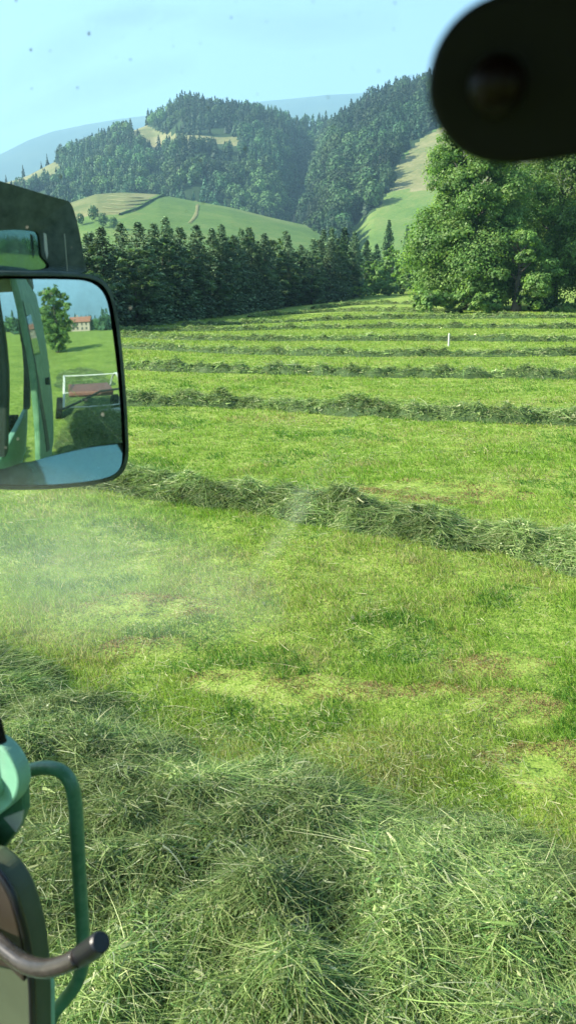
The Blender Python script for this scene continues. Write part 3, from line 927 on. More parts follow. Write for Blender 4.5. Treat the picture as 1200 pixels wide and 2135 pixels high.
# ------------------------------------------------------------------ hillside forests
def low_conifer(seed, H=14.0, Rb=3.0):
    r = np.random.default_rng(seed)
    n = 90
    u = r.uniform(0.0, 1, n) ** 1.2
    az = r.uniform(0, 2 * PI, n)
    rad = Rb * (1 - u) ** 0.8 * r.uniform(0.55, 1.1, n)
    ctr = np.stack([np.cos(az) * rad, np.sin(az) * rad, H * (0.05 + 0.93 * u)], -1)
    out = unit(np.stack([np.cos(az), np.sin(az), 0.6 + 0 * az], -1) + r.normal(0, .35, (n, 3)))
    size = (2.6 * (1 - u) + 1.0) * r.uniform(0.7, 1.3, n)
    b = np.array([[0.024, 0.054, 0.026]]) * r.uniform(0.6, 1.5, (n, 1))
    return leaf_quads(ctr, out, size, b, 0.75)

def low_round(seed, H=12.0, Rb=4.5):
    r = np.random.default_rng(seed)
    n = 330
    dv = unit(r.normal(0, 1, (n, 3)))
    ctr = dv * np.array([Rb, Rb, H * .42]) * r.uniform(0.7, 1.08, (n, 1)) + np.array([0, 0, H * .52])
    b = np.array([[0.042, 0.088, 0.032]]) * r.uniform(0.6, 1.5, (n, 1))
    return leaf_quads(ctr, unit(dv + r.normal(0, .4, (n, 3))), 1.35 * r.uniform(0.7, 1.4, n), b, 0.8)

cprot = [low_conifer(600 + k) for k in range(6)]
rprot = [low_round(620 + k) for k in range(5)]
def asmesh(name, P):
    me = npmesh(name, P[0], P[1], P[2]); me.materials.append(M_leaf2); return me
cmesh = [asmesh("spruce_tree", p) for p in cprot]
rmesh = [asmesh("round_tree", p) for p in rprot]

def round_share(px, py):
    """where broadleaved trees stand"""
    a = inside([(630, 300), (720, 290), (760, 330), (770, 420), (740, 470), (690, 475), (650, 400)], px, py)
    b = inside([(440, 370), (560, 380), (640, 440), (640, 480), (480, 435)], px, py)
    return a * 0.85 + b * 0.6 + 0.16

def scatter(hill, n, t0, t1, reject, az_lo, az_hi, seed):
    r = np.random.default_rng(seed)
    az = r.uniform(az_lo, az_hi, n); t = r.uniform(t0, t1, n)
    P = hill.xyz(az, t)
    px, py, f = proj(P)
    ok = ~reject(px, py)
    ok &= fbm(P[:, 0] / 38.0, P[:, 1] / 38.0, 71, 3) > 0.33
    return P[ok], px[ok], py[ok], t[ok]

trees = []
P, px, py, t = scatter(hill_B, 8500, 0.10, 1.04, lambda x, y: inside(K1, x, y) | inside(K2, x, y) | inside(K1, x, y - 11) | inside(K2, x - 4, y - 8), R_(-30), R_(10), 1)
trees.append((P, px, py, t, 'B'))
P, px, py, t = scatter(hill_C, 8500, 0.12, 1.04, lambda x, y: inside(KC, x, y + 4), R_(-2), R_(24), 2)
trees.append((P, px, py, t, 'C'))
P = np.concatenate([a[0] for a in trees]); px = np.concatenate([a[1] for a in trees]); py = np.concatenate([a[2] for a in trees]); t = np.concatenate([a[3] for a in trees])
hid = np.concatenate([np.full(len(a[0]), 0 if a[4] == 'B' else 1) for a in trees])
n = len(P)
isr = rng.uniform(0, 1, n) < round_share(px, py)
# thin the young wood in front of the steep hill's gully
sc = rng.uniform(0.45, 0.98, n) * np.where(isr, 1.1, 1.0) * (0.8 + 0.4 * vnoise(P[:, 0] / 45, P[:, 1] / 45, 9))
sky_line = t > 0.965
sc = np.where(sky_line, sc * 1.1, sc)
# a few trees stand taller on the summit
summit = (px > 365) & (px < 450) & sky_line & (hid == 0)
sc = np.where(summit, sc * 1.3, sc)
ang = rng.uniform(0, 2 * PI, n)
# individuals: the skyline trees seen one by one
vis = (px > 90) & (px < 900) & sky_line & ~isr
cand = np.where(vis & (t < 1.01))[0]
rng.shuffle(cand)
indiv = set(cand[:150].tolist())
lab_h = {0: "small spruce on the wooded skyline of the middle hill", 1: "small spruce on the wooded skyline of the steep hill at the right"}
grp_h = {0: "spruces on the skyline of the middle hill", 1: "spruces on the skyline of the steep hill"}
# broadleaved individuals in the gully
cand = np.where(isr & (hid == 1) & (px > 625) & (px < 780) & (py > 300) & (py < 475))[0]
rng.shuffle(cand)
indiv_r = set(cand[:45].tolist())
for i in indiv:
    o = bpy.data.objects.new("spruce_tree", cmesh[i % 6]); C.objects.link(o)
    o.location = P[i]; s = sc[i]; o.scale = (s, s, s); o.rotation_euler = (0, 0, ang[i])
    tag(o, lab_h[int(hid[i])], "tree", grp_h[int(hid[i])])
for i in indiv_r:
    o = bpy.data.objects.new("round_tree", rmesh[i % 5]); C.objects.link(o)
    o.location = P[i]; s = sc[i] * 1.3; o.scale = (s, s, s); o.rotation_euler = (0, 0, ang[i])
    tag(o, "rounded broadleaved tree in the gully at the foot of the steep wooded hill", "tree", "rounded trees in the gully")

tone = (0.62 + 0.85 * sstep(0.35, 0.65, fbm(P[:, 0] / 70.0, P[:, 1] / 70.0, 73, 3)))[:, None] * (np.array([[1, 1, 1.0]]) + (vnoise(P[:, 0] / 25, P[:, 1] / 25, 75) - 0.4)[:, None] * np.array([[0.7, 0.25, -0.1]]))
def forest(name, sel, label):
    Vs, Fs, Cs = [], [], []; off = 0
    for i in sel:
        pv, pf, pc = (rprot[i % 5] if isr[i] else cprot[i % 6])
        ca, sa = math.cos(ang[i]), math.sin(ang[i])
        v = pv * sc[i]
        v = np.stack([v[:, 0] * ca - v[:, 1] * sa, v[:, 0] * sa + v[:, 1] * ca, v[:, 2]], -1) + P[i]
        Vs.append(v); Fs.append(pf + off); Cs.append(pc * (0.55 + 0.9 * _h(np.array(float(i)), np.array(3.0), 5)) * tone[i])
        off += len(v)
    me = npmesh(name, np.concatenate(Vs), np.concatenate(Fs), np.concatenate(Cs))
    me.materials.append(M_leaf2)
    tag(link(name, me, None), label, "forest", kind="stuff")
rest = [i for i in range(n) if i not in indiv and i not in indiv_r]
forest("forest", [i for i in rest if hid[i] == 0], "dense dark green forest covering the middle hill")
forest("forest", [i for i in rest if hid[i] == 1], "dense dark green forest covering the steep hill at the right")

# young trees and bushes along the near side of the meadow hill, behind the conifer wall
# lone trees on the left grassy slope
for px_, py_, s in ((50, 372, 1.3), (14, 384, 0.9), (100, 352, 1.2), (88, 366, 0.8)):
    d = ray(px_, py_); az_ = math.atan2(d[0], d[1])
    p = hill_B.xyz(az_, 0.985)
    o = bpy.data.objects.new("spruce_tree", cmesh[int(px_) % 6]); C.objects.link(o)
    o.location = p; o.scale = (s * .45, s * .45, s * .62)
    tag(o, {50: "thin lone spruce on the dry grass skyline above the upper mirror", 14: "tiny lone spruce at the far left end of the dry grass skyline",
            100: "bushy lone spruce at the top of the dry grass slope", 88: "small spruce just below the bushy lone spruce on the dry slope"}[px_], "tree", "lone spruces on the dry slope")

# field lines on the meadow hill: track, hedge line, hay rows
def on_hill(hill, px_, py_):
    d = ray(px_, py_); az_ = math.atan2(d[0], d[1]); te = d[2] / math.hypot(d[0], d[1])
    ts = np.linspace(0.02, 0.999, 400)
    Pp = hill.xyz(np.full(400, az_), ts)
    e = (Pp[:, 2] - CAMZ) / np.hypot(Pp[:, 0], Pp[:, 1])
    k = int(np.argmin(np.abs(e - te)))
    return Pp[k]
def hill_strip(name, hill, pts, wid, h, m, colr=None):
    path = smooth_path([on_hill(hill, *p) for p in pts], 8)
    Vv = []; n_ = len(path)
    pa = np.array(path); T = np.gradient(pa, axis=0); N = unit(np.cross(T, np.array([0, 0, 1.0])))
    prof = [(-1, -0.3), (-.6, .7), (0, 1), (.6, .7), (1, -0.3)]
    for i in range(n_):
        for a, b in prof:
            Vv.append(pa[i] + N[i] * wid * a * random.uniform(.7, 1.2) + np.array([0, 0, h * b * random.uniform(.7, 1.3) + 0.1]))
    i = np.arange(n_ - 1)[:, None]; j = np.arange(4)[None, :]
    a = i * 5 + j
    F = np.stack([a, a + 5, a + 6, a + 1], -1).reshape(-1, 4)
    return link(name, npmesh(name, np.array(Vv), F), m)
M_hayfar = groundmat("far_hay", [(0.38, (0.13, 0.14, 0.07)), (0.55, (0.20, 0.20, 0.10)), (0.66, (0.28, 0.26, 0.14))], scales=(0.05, 0.3, 1.5), bump=0.4)
M_hedge = groundmat("far_hedge", [(0.38, (0.02, 0.045, 0.02)), (0.6, (0.045, 0.08, 0.03))], scales=(0.05, 0.3, 1.5), bump=0.4)
for i, pts in enumerate([[(228, 408), (270, 412), (300, 413)], [(225, 416), (270, 420), (318, 416)], [(220, 424), (265, 428), (312, 423)], [(215, 432), (250, 436), (292, 432)], [(225, 442), (258, 444), (282, 439)]]):
    tag(hill_strip("hay_windrow", hill_A, pts, 0.5, 0.25, M_hayfar), ["topmost", "second", "third", "fourth", "lowest"][i] + " of five thin distant hay rows on the dry meadow hill", "hay row", "distant hay rows on the meadow hill")
tag(hill_strip("hedge", hill_A, [(250, 449), (290, 434), (335, 410), (345, 406)], 0.6, 0.7, M_hedge), "dark diagonal hedge line on the meadow hill beside the distant hay rows", "hedge")
tag(hill_strip("path", hill_A, [(395, 465), (408, 447), (411, 430), (408, 419)], 0.8, 0.1, M_dry), kind="structure")

# ------------------------------------------------------------------ small white marker post in the field
mp = to_ground(934, 722)
mb = MB(); zz = float(ground_z(*mp))
mb.tube([(mp[0], mp[1], zz - .1), (mp[0], mp[1], zz + 0.46), (mp[0], mp[1], zz + .50)], [0.035, 0.035, 0.02], 10)
tag(mb.build("marker_post", M_white), "small white marker post standing among the far hay rows", "post")

# ------------------------------------------------------------------ the tractor round the camera
tr = empty("tractor", (0, 0, 0))
tag(tr, "green tractor whose cab the picture is taken from, with mirrors, grab rail and door lever", "tractor")
tr.location = (0, 0, 0)
UPV = np.array([0, 0, 1.0])
def tp(l, f, z): return RGT * l + FWD * f + UPV * z          # tractor coordinates: lateral, forward, height
def on_lat(px_, py_, L):
    d = ray(px_, py_); return CAM + d * (L / float(d @ RGT))
def lat_scale(px_, py_, L):
    """metres per photo pixel there"""
    p = on_lat(px_, py_, L); return float(np.linalg.norm(p - CAM)) / math.sqrt(FPX ** 2 + (px_ - 600) ** 2 + (py_ - 1067.5) ** 2)

LP = 0.50
# window pane
mb = MB()
mb.frame_box(tp(LP, 0.22, 2.155), FWD * 0.50, UPV * 0.705, RGT * 0.0025)
pane = mb.build("window_pane", M_pane, tr)
# dirt on the pane
def smear(name, quads, m):
    """soft edged patches on the pane: list of outlines in photo pixels (centre line + widths)"""
    Vs, Fs, Cs = [], [], []; off = 0
    for line, wds in quads:
        pts = smooth_path([np.array([a, b, w_]) for (a, b), w_ in zip(line, wds)], 10)
        pts = np.array(pts); n_ = len(pts)
        T = np.gradient(pts[:, :2], axis=0); T /= np.linalg.norm(T, axis=1, keepdims=True)
        N = np.stack([-T[:, 1], T[:, 0]], -1)
        prof = np.linspace(-1, 1, 9)
        for i in range(n_):
            for q in prof:
                a = pts[i, :2] + N[i] * q * pts[i, 2]
                Vs.append(on_lat(a[0], a[1], LP - 0.006))
                e = math.sin(PI * i / (n_ - 1)) ** 0.5
                Cs.append([(1 - q * q) ** 1.3 * e] * 3)
        i = np.arange(n_ - 1)[:, None]; j = np.arange(8)[None, :]
        a = i * 9 + j + off
        Fs.append(np.stack([a, a + 9, a + 10, a + 1], -1).reshape(-1, 4)); off += n_ * 9
    return link(name, npmesh(name, np.array(Vs), np.concatenate(Fs), np.array(Cs)), m, pane)
M_smear = smearmat("dried_smear", (0.75, 0.78, 0.74), 0.13, 60, (1, 1, 1))
smear("dirt_smear", [([(745, 850), (700, 930), (640, 1020), (590, 1110), (530, 1200), (495, 1300)], [14, 24, 34, 26, 16, 10])], M_smear)
M_film = smearmat("dust_film", (0.74, 0.86, 0.76), 0.27, 3)
smear("dust_film", [([(-160, 1120), (20, 1150), (220, 1190), (420, 1230), (600, 1270)], [140, 200, 190, 140, 60])], M_film)
M_wisp = smearmat("dried_wipe_marks", (0.85, 0.88, 0.86), 0.16, 9, (1, 1, 2.2))
smear("dirt_smear", [([(-20, 190), (90, 130), (210, 60), (330, 10)], [50, 62, 48, 30])], M_wisp)
smear("dirt_smear", [([(170, 40), (290, 34), (420, 26)], [12, 30, 14])], M_wisp)
smear("dirt_smear", [([(400, 40), (600, 60), (840, 40)], [30, 50, 34])], M_wisp)
smear("dirt_smear", [([(-20, 262), (160, 190), (420, 130)], [22, 46, 30])], M_wisp)
# specks
r_ = random.Random(5); Vs = []; Fs = []
for i in range(150):
    a, b = (r_.uniform(-20, 900), r_.uniform(-10, 480)) if i < 90 else (r_.uniform(0, 1200), r_.uniform(480, 2100))
    s = r_.choice([0.7, 1.0, 1.4, 2.2]) * r_.uniform(.7, 1.3); el_ = r_.uniform(0.8, 2.0); k = len(Vs)
    for q in range(8): Vs.append(on_lat(a + s * math.cos(q * PI / 4) * r_.uniform(.7, 1.2), b + s * el_ * math.sin(q * PI / 4) * r_.uniform(.7, 1.2), LP - 0.004))
    Fs.append(tuple(range(k, k + 8)))
me = bpy.data.meshes.new("dirt_specks"); me.from_pydata([tuple(map(float, v)) for v in Vs], [], Fs)
M_speck = solid("mud_specks", (0.16, 0.17, 0.15), 0.9)
o = link("dirt_specks", me, M_speck, pane); o["kind"] = "stuff"

# cab shell: sill, pillars, roof, rear flank (seen in the mirror)
mb = MB(); mb.frame_box(tp(LP, 0.82, 2.16), FWD * 0.05, UPV * 0.70, RGT * 0.035); mb.build("cab_pillar", M_green, tr, bevel=0.012)
mb = MB(); mb.frame_box(tp(LP, -0.34, 2.16), FWD * 0.05, UPV * 0.70, RGT * 0.035); mb.build("cab_pillar", M_ind, tr, bevel=0.012)
mb = MB(); mb.frame_box(tp(LP, -1.55, 2.16), FWD * 0.06, UPV * 0.70, RGT * 0.04); mb.build("cab_pillar", M_ind, tr, bevel=0.012)
mb = MB(); mb.frame_box(tp(-0.30, -0.35, 2.96), FWD * 1.27, RGT * 0.99, UPV * 0.09); mb.build("roof", M_ind, tr, bevel=0.04)
mb = MB(); mb.frame_box(tp(LP - 0.03, -0.36, 1.10), FWD * 1.28, UPV * 0.34, RGT * 0.03); sidep = mb.build("side_panel", M_palegreen, tr, bevel=0.015)

# black pivot arm close to the camera, top right
def near(px_, py_, dist): return CAM + ray(px_, py_) * dist
D0 = 0.235
nc = -ray(1045, 170)
def plane_hit(px_, py_, c0, nn):
    d = ray(px_, py_); t_ = float((c0 - CAM) @ nn) / float(d @ nn); return CAM + d * t_
c0 = near(1045, 170, D0)
outl = [(1500, -420), (1320, -260), (1180, -45), (1120, -32), (1050, -20), (985, 8), (935, 52), (902, 110), (890, 175), (897, 232), (925, 285), (965, 322), (1015, 342), (1075, 346), (1140, 339), (1220, 326), (1400, 296), (1700, 250)]
pts = smooth_path([plane_hit(a, b, c0, nc) for a, b in outl], 5)
mb = MB(); mb.prism(pts, -nc * 0.02)
arm = mb.build("visor_bracket", M_black, tr, bevel=0.003, seg=3)
ax = -nc
b0 = near(1035, 178, D0 - 0.006)
mb = MB(); mb.tube([b0, b0 + nc * 0.004, b0 + nc * 0.007, b0 + nc * 0.0075], [0.0070, 0.0064, 0.0042, 0.0005], 24)
mb.build("bolt", solid("bolt_steel", (0.006, 0.002, 0.002), 0.4, 0.0, 0.3, 40, spec=0.15), arm, smooth=True)

# main mirror ------------------------------------------------------
MC = near(120, 800, 1.32)
a_out, e_out = R_(120.5), R_(-13)
dout = np.array([math.sin(a_out) * math.cos(e_out), math.cos(a_out) * math.cos(e_out), math.sin(e_out)])
din = ray(120, 800)
mn = unit(dout - din)
RC = 1.0
def mirror_pt(px_, py_, off=0.0, curve=True):
    p = plane_hit(px_, py_, MC, mn)
    q = p - MC
    sag = float(q @ q) / (2 * RC) if curve else 0
    return p - mn * (sag + off)
glass_px = [(-75, 600), (-60, 586), (-30, 583), (60, 583), (150, 584), (190, 588), (215, 602), (229, 626), (236, 665), (243, 730), (250, 800), (257, 870), (261, 922)]
low_px = [(262, 930), (262, 958), (252, 980), (228, 994), (180, 1003), (100, 1010), (20, 1012), (-40, 1008), (-70, 992), (-74, 975)]
def ring_mesh(name, outl_, c, m, parent, fn, K=18):
    outl_ = [np.array(p, float) for p in smooth_path([np.array(p, float) for p in outl_ + [outl_[0]]], 4)][:-1]
    V = [fn(*c)]; n_ = len(outl_)
    for k in range(1, K + 1):
        s = k / K
        for p in outl_:
            V.append(fn(c[0] + (p[0] - c[0]) * s, c[1] + (p[1] - c[1]) * s))
    F4 = []; F3 = [(0, 1 + i, 1 + (i + 1) % n_) for i in range(n_)]
    for k in range(K - 1):
        for i in range(n_):
            a = 1 + k * n_ + i; b = 1 + k * n_ + (i + 1) % n_
            F4.append((a, a + n_, b + n_, b))
    me = npmesh(name, np.array(V), [np.array(F4), np.array(F3)], smooth=True)
    return link(name, me, m, parent)
mir = empty("side_mirror"); mir.parent = tr
# housing: ring-shaped shell behind and around the glass
hous_px = [(-95, 605), (-80, 576), (-30, 569), (60, 568), (160, 570), (205, 577), (230, 594), (243, 625), (250, 670), (256, 730), (262, 800), (269, 880), (274, 945), (271, 975), (256, 998), (225, 1010), (160, 1019), (60, 1025), (-30, 1022), (-80, 1008), (-96, 980)]
hp = [np.array(p, float) for p in smooth_path([np.array(p, float) for p in hous_px + [hous_px[0]]], 5)][:-1]
front = [mirror_pt(p[0], p[1], 0.004) + mn * 0.010 for p in hp]
n_ = len(hp)
cc = np.mean(front, axis=0)
lip = [mirror_pt(*(np.array([95, 795]) + (p - np.array([95, 795])) * 0.965), 0.0) + mn * 0.004 for p in hp]
back1 = [p - mn * 0.045 for p in front]
back2 = [cc + (p - cc) * 0.86 - mn * 0.085 for p in front]
back3 = [cc + (p - cc) * 0.4 - mn * 0.10 for p in front]
V = []; F = []
for ringp in (lip, front, back1, back2, back3): V += ringp
for k in range(4):
    for i in range(n_):
        F.append((k * n_ + i, k * n_ + (i + 1) % n_, (k + 1) * n_ + (i + 1) % n_, (k + 1) * n_ + i))
F.append(tuple(4 * n_ + i for i in range(n_)))
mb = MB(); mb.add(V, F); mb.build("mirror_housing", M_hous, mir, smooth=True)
full_px = glass_px + low_px
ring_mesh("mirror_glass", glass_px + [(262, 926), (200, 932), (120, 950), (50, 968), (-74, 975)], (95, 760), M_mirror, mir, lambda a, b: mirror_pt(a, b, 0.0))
# added glass strip, tilted up to the sky, standing in for a glare band
LCn = (110, 975)
LC0 = mirror_pt(*LCn, 0.0)
dl_in = ray(*LCn); a2, e2 = R_(118), R_(30)
dl_out = np.array([math.sin(a2) * math.cos(e2), math.cos(a2) * math.cos(e2), math.sin(e2)])
mn2 = unit(dl_out - dl_in)
def low_pt(px_, py_):
    # keep the strip on the mirror's surface but lean its face by a shallow wedge
    p = mirror_pt(px_, py_, 0.0); q = p - LC0
    h = -float(q @ (mn2 - mn * float(mn2 @ mn))) / max(0.3, float(mn2 @ mn))
    return p + mn * (0.002 + np.clip(h, -0.02, 0.02))
ring_mesh("glare_band_glass", [(-74, 975), (50, 968), (120, 950), (200, 932), (262, 926)] + low_px[1:-1], (120, 978), M_mirror2, mir, low_pt, 10)
mb = MB()
aL = mirror_pt(-85, 700, 0.05); bL = tp(LP + 0.03, 0.84, 2.62)
mb.tube(smooth_path([mirror_pt(-40, 640, 0.06), mirror_pt(-110, 600, 0.05), (aL + bL) / 2 + UPV * .05, bL], 6), 0.012, 10)
mb.build("mirror_arm", M_ind, mir, smooth=True)

# smaller wide-angle mirror above --------------------------------
wm = empty("wide_angle_mirror"); wm.parent = tr
WC = near(30, 500, 1.40)
aw, ew = R_(100), R_(2.0)
dw = np.array([math.sin(aw) * math.cos(ew), math.cos(aw) * math.cos(ew), math.sin(ew)])
wn = unit(dw - ray(30, 500))
def wpt(a, b, off=0.0, R2=0.6):
    p = plane_hit(a, b, WC, wn); q = p - WC
    return p - wn * (off + float(q @ q) / (2 * R2))
whp = [(-110, 366), (-40, 371), (10, 383), (70, 401), (125, 417), (140, 424), (150, 448), (160, 490), (167, 535), (170, 566), (120, 574), (20, 574), (-100, 574), (-120, 540)]
hp = [np.array(p, float) for p in smooth_path([np.array(p, float) for p in whp + [whp[0]]], 4)][:-1]
n_ = len(hp)
fr_ = [wpt(p[0], p[1], -0.010, 50) for p in hp]; cc = np.mean(fr_, axis=0)
ip = [(-100, 560), (-100, 505), (-30, 486), (25, 479), (70, 481), (84, 489), (89, 530), (93, 562)]
ipp = []
cpx = np.array([30, 500.])
# inner outline sampled by angle to match the outer ring
ipoly = [np.array(p, float) for p in smooth_path([np.array(p, float) for p in ip + [ip[0]]], 8)]
for p in hp:
    best = max(ipoly, key=lambda q: float(np.dot((q - np.array([0, 525.])) / (np.linalg.norm(q - np.array([0, 525.])) + 1e-6), (p - np.array([0, 525.])) / np.linalg.norm(p - np.array([0, 525.])))))
    ipp.append(best)
inn = [wpt(p[0], p[1], 0.004, 50) for p in ipp]
b1 = [p - wn * 0.05 for p in fr_]; b2 = [cc + (p - cc) * 0.75 - wn * 0.09 for p in fr_]
V = inn + fr_ + b1 + b2; F = []
for k in range(3):
    for i in range(n_): F.append((k * n_ + i, k * n_ + (i + 1) % n_, (k + 1) * n_ + (i + 1) % n_, (k + 1) * n_ + i))
F.append(tuple(3 * n_ + i for i in range(n_)))
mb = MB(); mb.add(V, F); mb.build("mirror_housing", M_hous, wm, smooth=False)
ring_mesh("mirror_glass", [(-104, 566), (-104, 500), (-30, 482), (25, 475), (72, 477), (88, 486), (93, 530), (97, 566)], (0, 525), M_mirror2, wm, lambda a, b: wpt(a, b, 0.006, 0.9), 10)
mb = MB(); mb.prism([wpt(83, 486, -0.0125, 50), wpt(88, 489, -0.0125, 50), wpt(92, 530, -0.0125, 50), wpt(90, 540, -0.0125, 50), wpt(85, 520, -0.0125, 50)], -wn * 0.002); mb.build("edge_highlight", M_white, wm)  # pale sliver put in as the bright highlight on the glass edge
mb = MB(); mb.tube([wpt(127, 488, -0.011, 50), wpt(130, 525, -0.011, 50), wpt(133, 566, -0.011, 50)], 0.0009, 6); mb.build("highlight_streak", M_beige, wm)  # thin pale line modelled in place of a light streak on the housing

# grab rail outside the door ---------------------------------------
LR = 0.62
rail_px = [(-60, 1668), (-10, 1640), (40, 1614), (75, 1603), (105, 1601), (132, 1611), (149, 1636), (157, 1675), (161, 1740), (167, 1850), (173, 1950), (173, 2005), (160, 2050), (135, 2085), (112, 2115), (98, 2160), (80, 2230)]
path = smooth_path([on_lat(a, b, LR) for a, b in rail_px], 6)
mb = MB(); mb.tube(path, 14.5 * lat_scale(165, 1850, LR), 18); mb.build("grab_rail", M_green, tr, smooth=True)

# door hinge ------------------------------------------------------
LH = 0.53
def lat_prism(outl_, L, thick, m, name, parent, bevel=0.003, sm=True):
    pts_ = [np.array(p, float) for p in outl_]
    P3 = [on_lat(p[0], p[1], L) for p in pts_]
    mb = MB(); mb.prism(P3, RGT * thick)
    return mb.build(name, m, parent, bevel=bevel)
hinge = lat_prism(smooth_path([np.array(p, float) for p in [(-90, 1530), (-30, 1540), (0, 1556), (22, 1582), (36, 1612), (39, 1640), (30, 1668), (10, 1690), (-20, 1712), (-90, 1760)]], 4), LH, 0.02, M_palegreen, "door_hinge", tr)
c_ = on_lat(-14, 1630, LH); mb = MB(); mb.tube([c_, c_ - RGT * 0.010, c_ - RGT * 0.013], [0.0195, 0.0185, 0.014], 24); mb.build("hinge_cap", M_palegreen, hinge)
br = lat_prism([(-90, 1700), (8, 1690), (48, 1640), (50, 1692), (36, 1730), (0, 1778), (-90, 1850)], LH + 0.022, 0.012, M_green, "hinge_bracket", tr)
lat_prism([(8, 1706), (48, 1690), (44, 1716), (34, 1736)], LH + 0.018, 0.003, M_beige, "latch_plate", br, bevel=0)
mb = MB(); mb.tube([on_lat(-8, 1500, LH), on_lat(4, 1548, LH)], 0.006, 10); mb.build("hinge_pin", M_black, hinge)

# lower door corner with rubber seal ------------------------------
corner = smooth_path([np.array(p, float) for p in [(-30, 1795), (0, 1822), (26, 1862), (44, 1912), (58, 1970), (66, 2040), (69, 2120), (70, 2240)]], 5)
door = lat_prism([tuple(p) for p in corner] + [(-140, 2240), (-140, 1770)], LP - 0.02, 0.03, M_olive, "door_corner", tr)
arc2 = [(-30, 1810), (-4, 1836), (20, 1876), (36, 1930), (46, 1985), (50, 2050)]
lat_prism([tuple(p) for p in smooth_path([np.array(p, float) for p in arc2], 4)] + [(20, 2020), (-140, 1990), (-140, 1790)], LP - 0.026, 0.005, M_trim, "trim_panel", door)
mb = MB(); mb.tube([on_lat(p[0], p[1], LP - 0.022) for p in corner], 0.0045, 10); mb.build("rubber_seal", M_gloss, door, smooth=True)
lat_prism([(69, 1990), (90, 2005), (104, 2060), (105, 2240), (70, 2240)], LP + 0.012, 0.01, M_palegreen, "door_edge", door)

# door lever ------------------------------------------------------
LL = 0.44
lev_px = [(-120, 1900), (-60, 1936), (-20, 1955), (20, 1986), (55, 2010), (95, 2019), (135, 2010), (162, 1997)]
sc_ = lat_scale(80, 2000, LL)
path = smooth_path([on_lat(a, b, LL - 0.01 * math.sin(a / 60)) for a, b in lev_px], 6)
mb = MB(); mb.tube(path, [20 * sc_ - (i / len(path)) * 2 * sc_ for i in range(len(path))], 20); lever = mb.build("door_lever", M_lever, tr, smooth=True)
g0 = [on_lat(a, b, LL) for a, b in [(148, 2004), (168, 1994), (192, 1978), (209, 1964), (211, 1963)]]
mb = MB(); mb.tube(g0, [19 * sc_, 21 * sc_, 22 * sc_, 21 * sc_, 18 * sc_], 24); mb.build("rubber_grip", M_gloss, lever, smooth=False)

# front bonnet and wheels so that the tractor is whole from a step aside
mb = MB(); mb.frame_box(tp(-0.45, 2.1, 1.25), FWD * 1.15, RGT * 0.34, UPV * 0.36); mb.build("bonnet", M_green, tr, bevel=0.06)
mb = MB(); mb.frame_box(tp(-0.45, 0.8, 0.80), FWD * 2.2, RGT * 0.22, UPV * 0.22); mb.build("chassis", M_ind, tr, bevel=0.03)
def wheel(l, f, r0, wdt):
    wh = empty("wheel"); wh.parent = tr
    c = tp(l, f, r0)
    mb = MB(); mb.tube([c - RGT * wdt, c - RGT * wdt * .8, c + RGT * wdt * .8, c + RGT * wdt], [r0 * .86, r0, r0, r0 * .86], 36)
    for k in range(22):
        a = 2 * PI * k / 22
        mb.frame_box(c + (FWD * math.cos(a) + UPV * math.sin(a)) * r0, (FWD * math.cos(a) + UPV * math.sin(a)) * 0.03, (-FWD * math.sin(a) + UPV * math.cos(a)) * 0.025, RGT * wdt * .95)
    mb.build("tyre", M_black, wh)
    mb = MB(); mb.tube([c + RGT * (wdt + .004), c + RGT * (wdt - .03)], [r0 * .5, r0 * .45], 28); mb.tube([c - RGT * (wdt + .004), c - RGT * (wdt - .03)], [r0 * .5, r0 * .45], 28)
    mb.build("rim", M_beige, wh)
wheel(0.28, 2.6, 0.50, 0.17); wheel(-1.18, 2.6, 0.50, 0.17); wheel(0.20, -1.15, 0.72, 0.22); wheel(-1.15, -1.15, 0.72, 0.22)

# ------------------------------------------------------------------ what the mirror shows, behind
def mirror_ray(px_, py_):
    p = mirror_pt(px_, py_); q = p - MC
    q = q - mn * float(q @ mn)
    nn = unit(mn + q / RC)
    d = ray(px_, py_)
    return p, d - 2 * float(d @ nn) * nn
def mirror_ground(px_, py_):
    p, d = mirror_ray(px_, py_)
    t_ = 0.2
    while t_ < 300:
        q = p + d * t_
        if q[2] < float(ground_z(q[0], q[1])): return q
        t_ *= 1.01
    return p + d * 120
# rear flank of the cab: leans outwards towards the wheels
FT, FB = tp(0.70, 0, 2.84), tp(0.885, 0, 0.95)
fdn = unit(FB - FT); fn_ = unit(np.cross(FWD, fdn)); fn_ = fn_ if fn_ @ RGT > 0 else -fn_
def flank_pt(px_, py_, off=0.0):
    p, d = mirror_ray(px_, py_)
    t_ = float((FT - p) @ fn_) / float(d @ fn_)
    q = p + d * t_
    if t_ < 0 or float(q @ FWD) < -1.60: 
        h = tp(0, -1.60, 0); k = float((h - p) @ FWD) / float(d @ FWD); q = p + d * k
        q = q - fn_ * float((q - FT) @ fn_)
    k = float(q @ FWD)
    if k > -0.10: q = q - FWD * (k + 0.10)
    return q + fn_ * off
mb = MB()
mb.prism([FT - FWD * 0.07, FB - FWD * 0.07, FB - FWD * 1.62, FT - FWD * 1.62], -fn_ * 0.04)
fl = mb.build("rear_flank", M_dustgreen, tr, bevel=0.012)
def flank_patch(name, outl_, m, off=0.004, th=0.012):
    mb = MB(); mb.prism([flank_pt(a, b, off) for a, b in outl_], -fn_ * th); return mb.build(name, m, fl)
flank_patch("rear_side_window", [(30, 652), (66, 656), (76, 700), (84, 738), (70, 744), (50, 712)], M_glass2)
flank_patch("pale_decal", [(32, 816), (56, 818), (80, 934), (58, 936)], M_palegreen, 0.005)
flank_patch("dark_strip", [(0, 592), (28, 640), (62, 745), (86, 830), (106, 938), (100, 944), (76, 850), (56, 812), (20, 812), (0, 700)], M_ind, 0.006)
c_ = flank_pt(95, 795, 0.0)
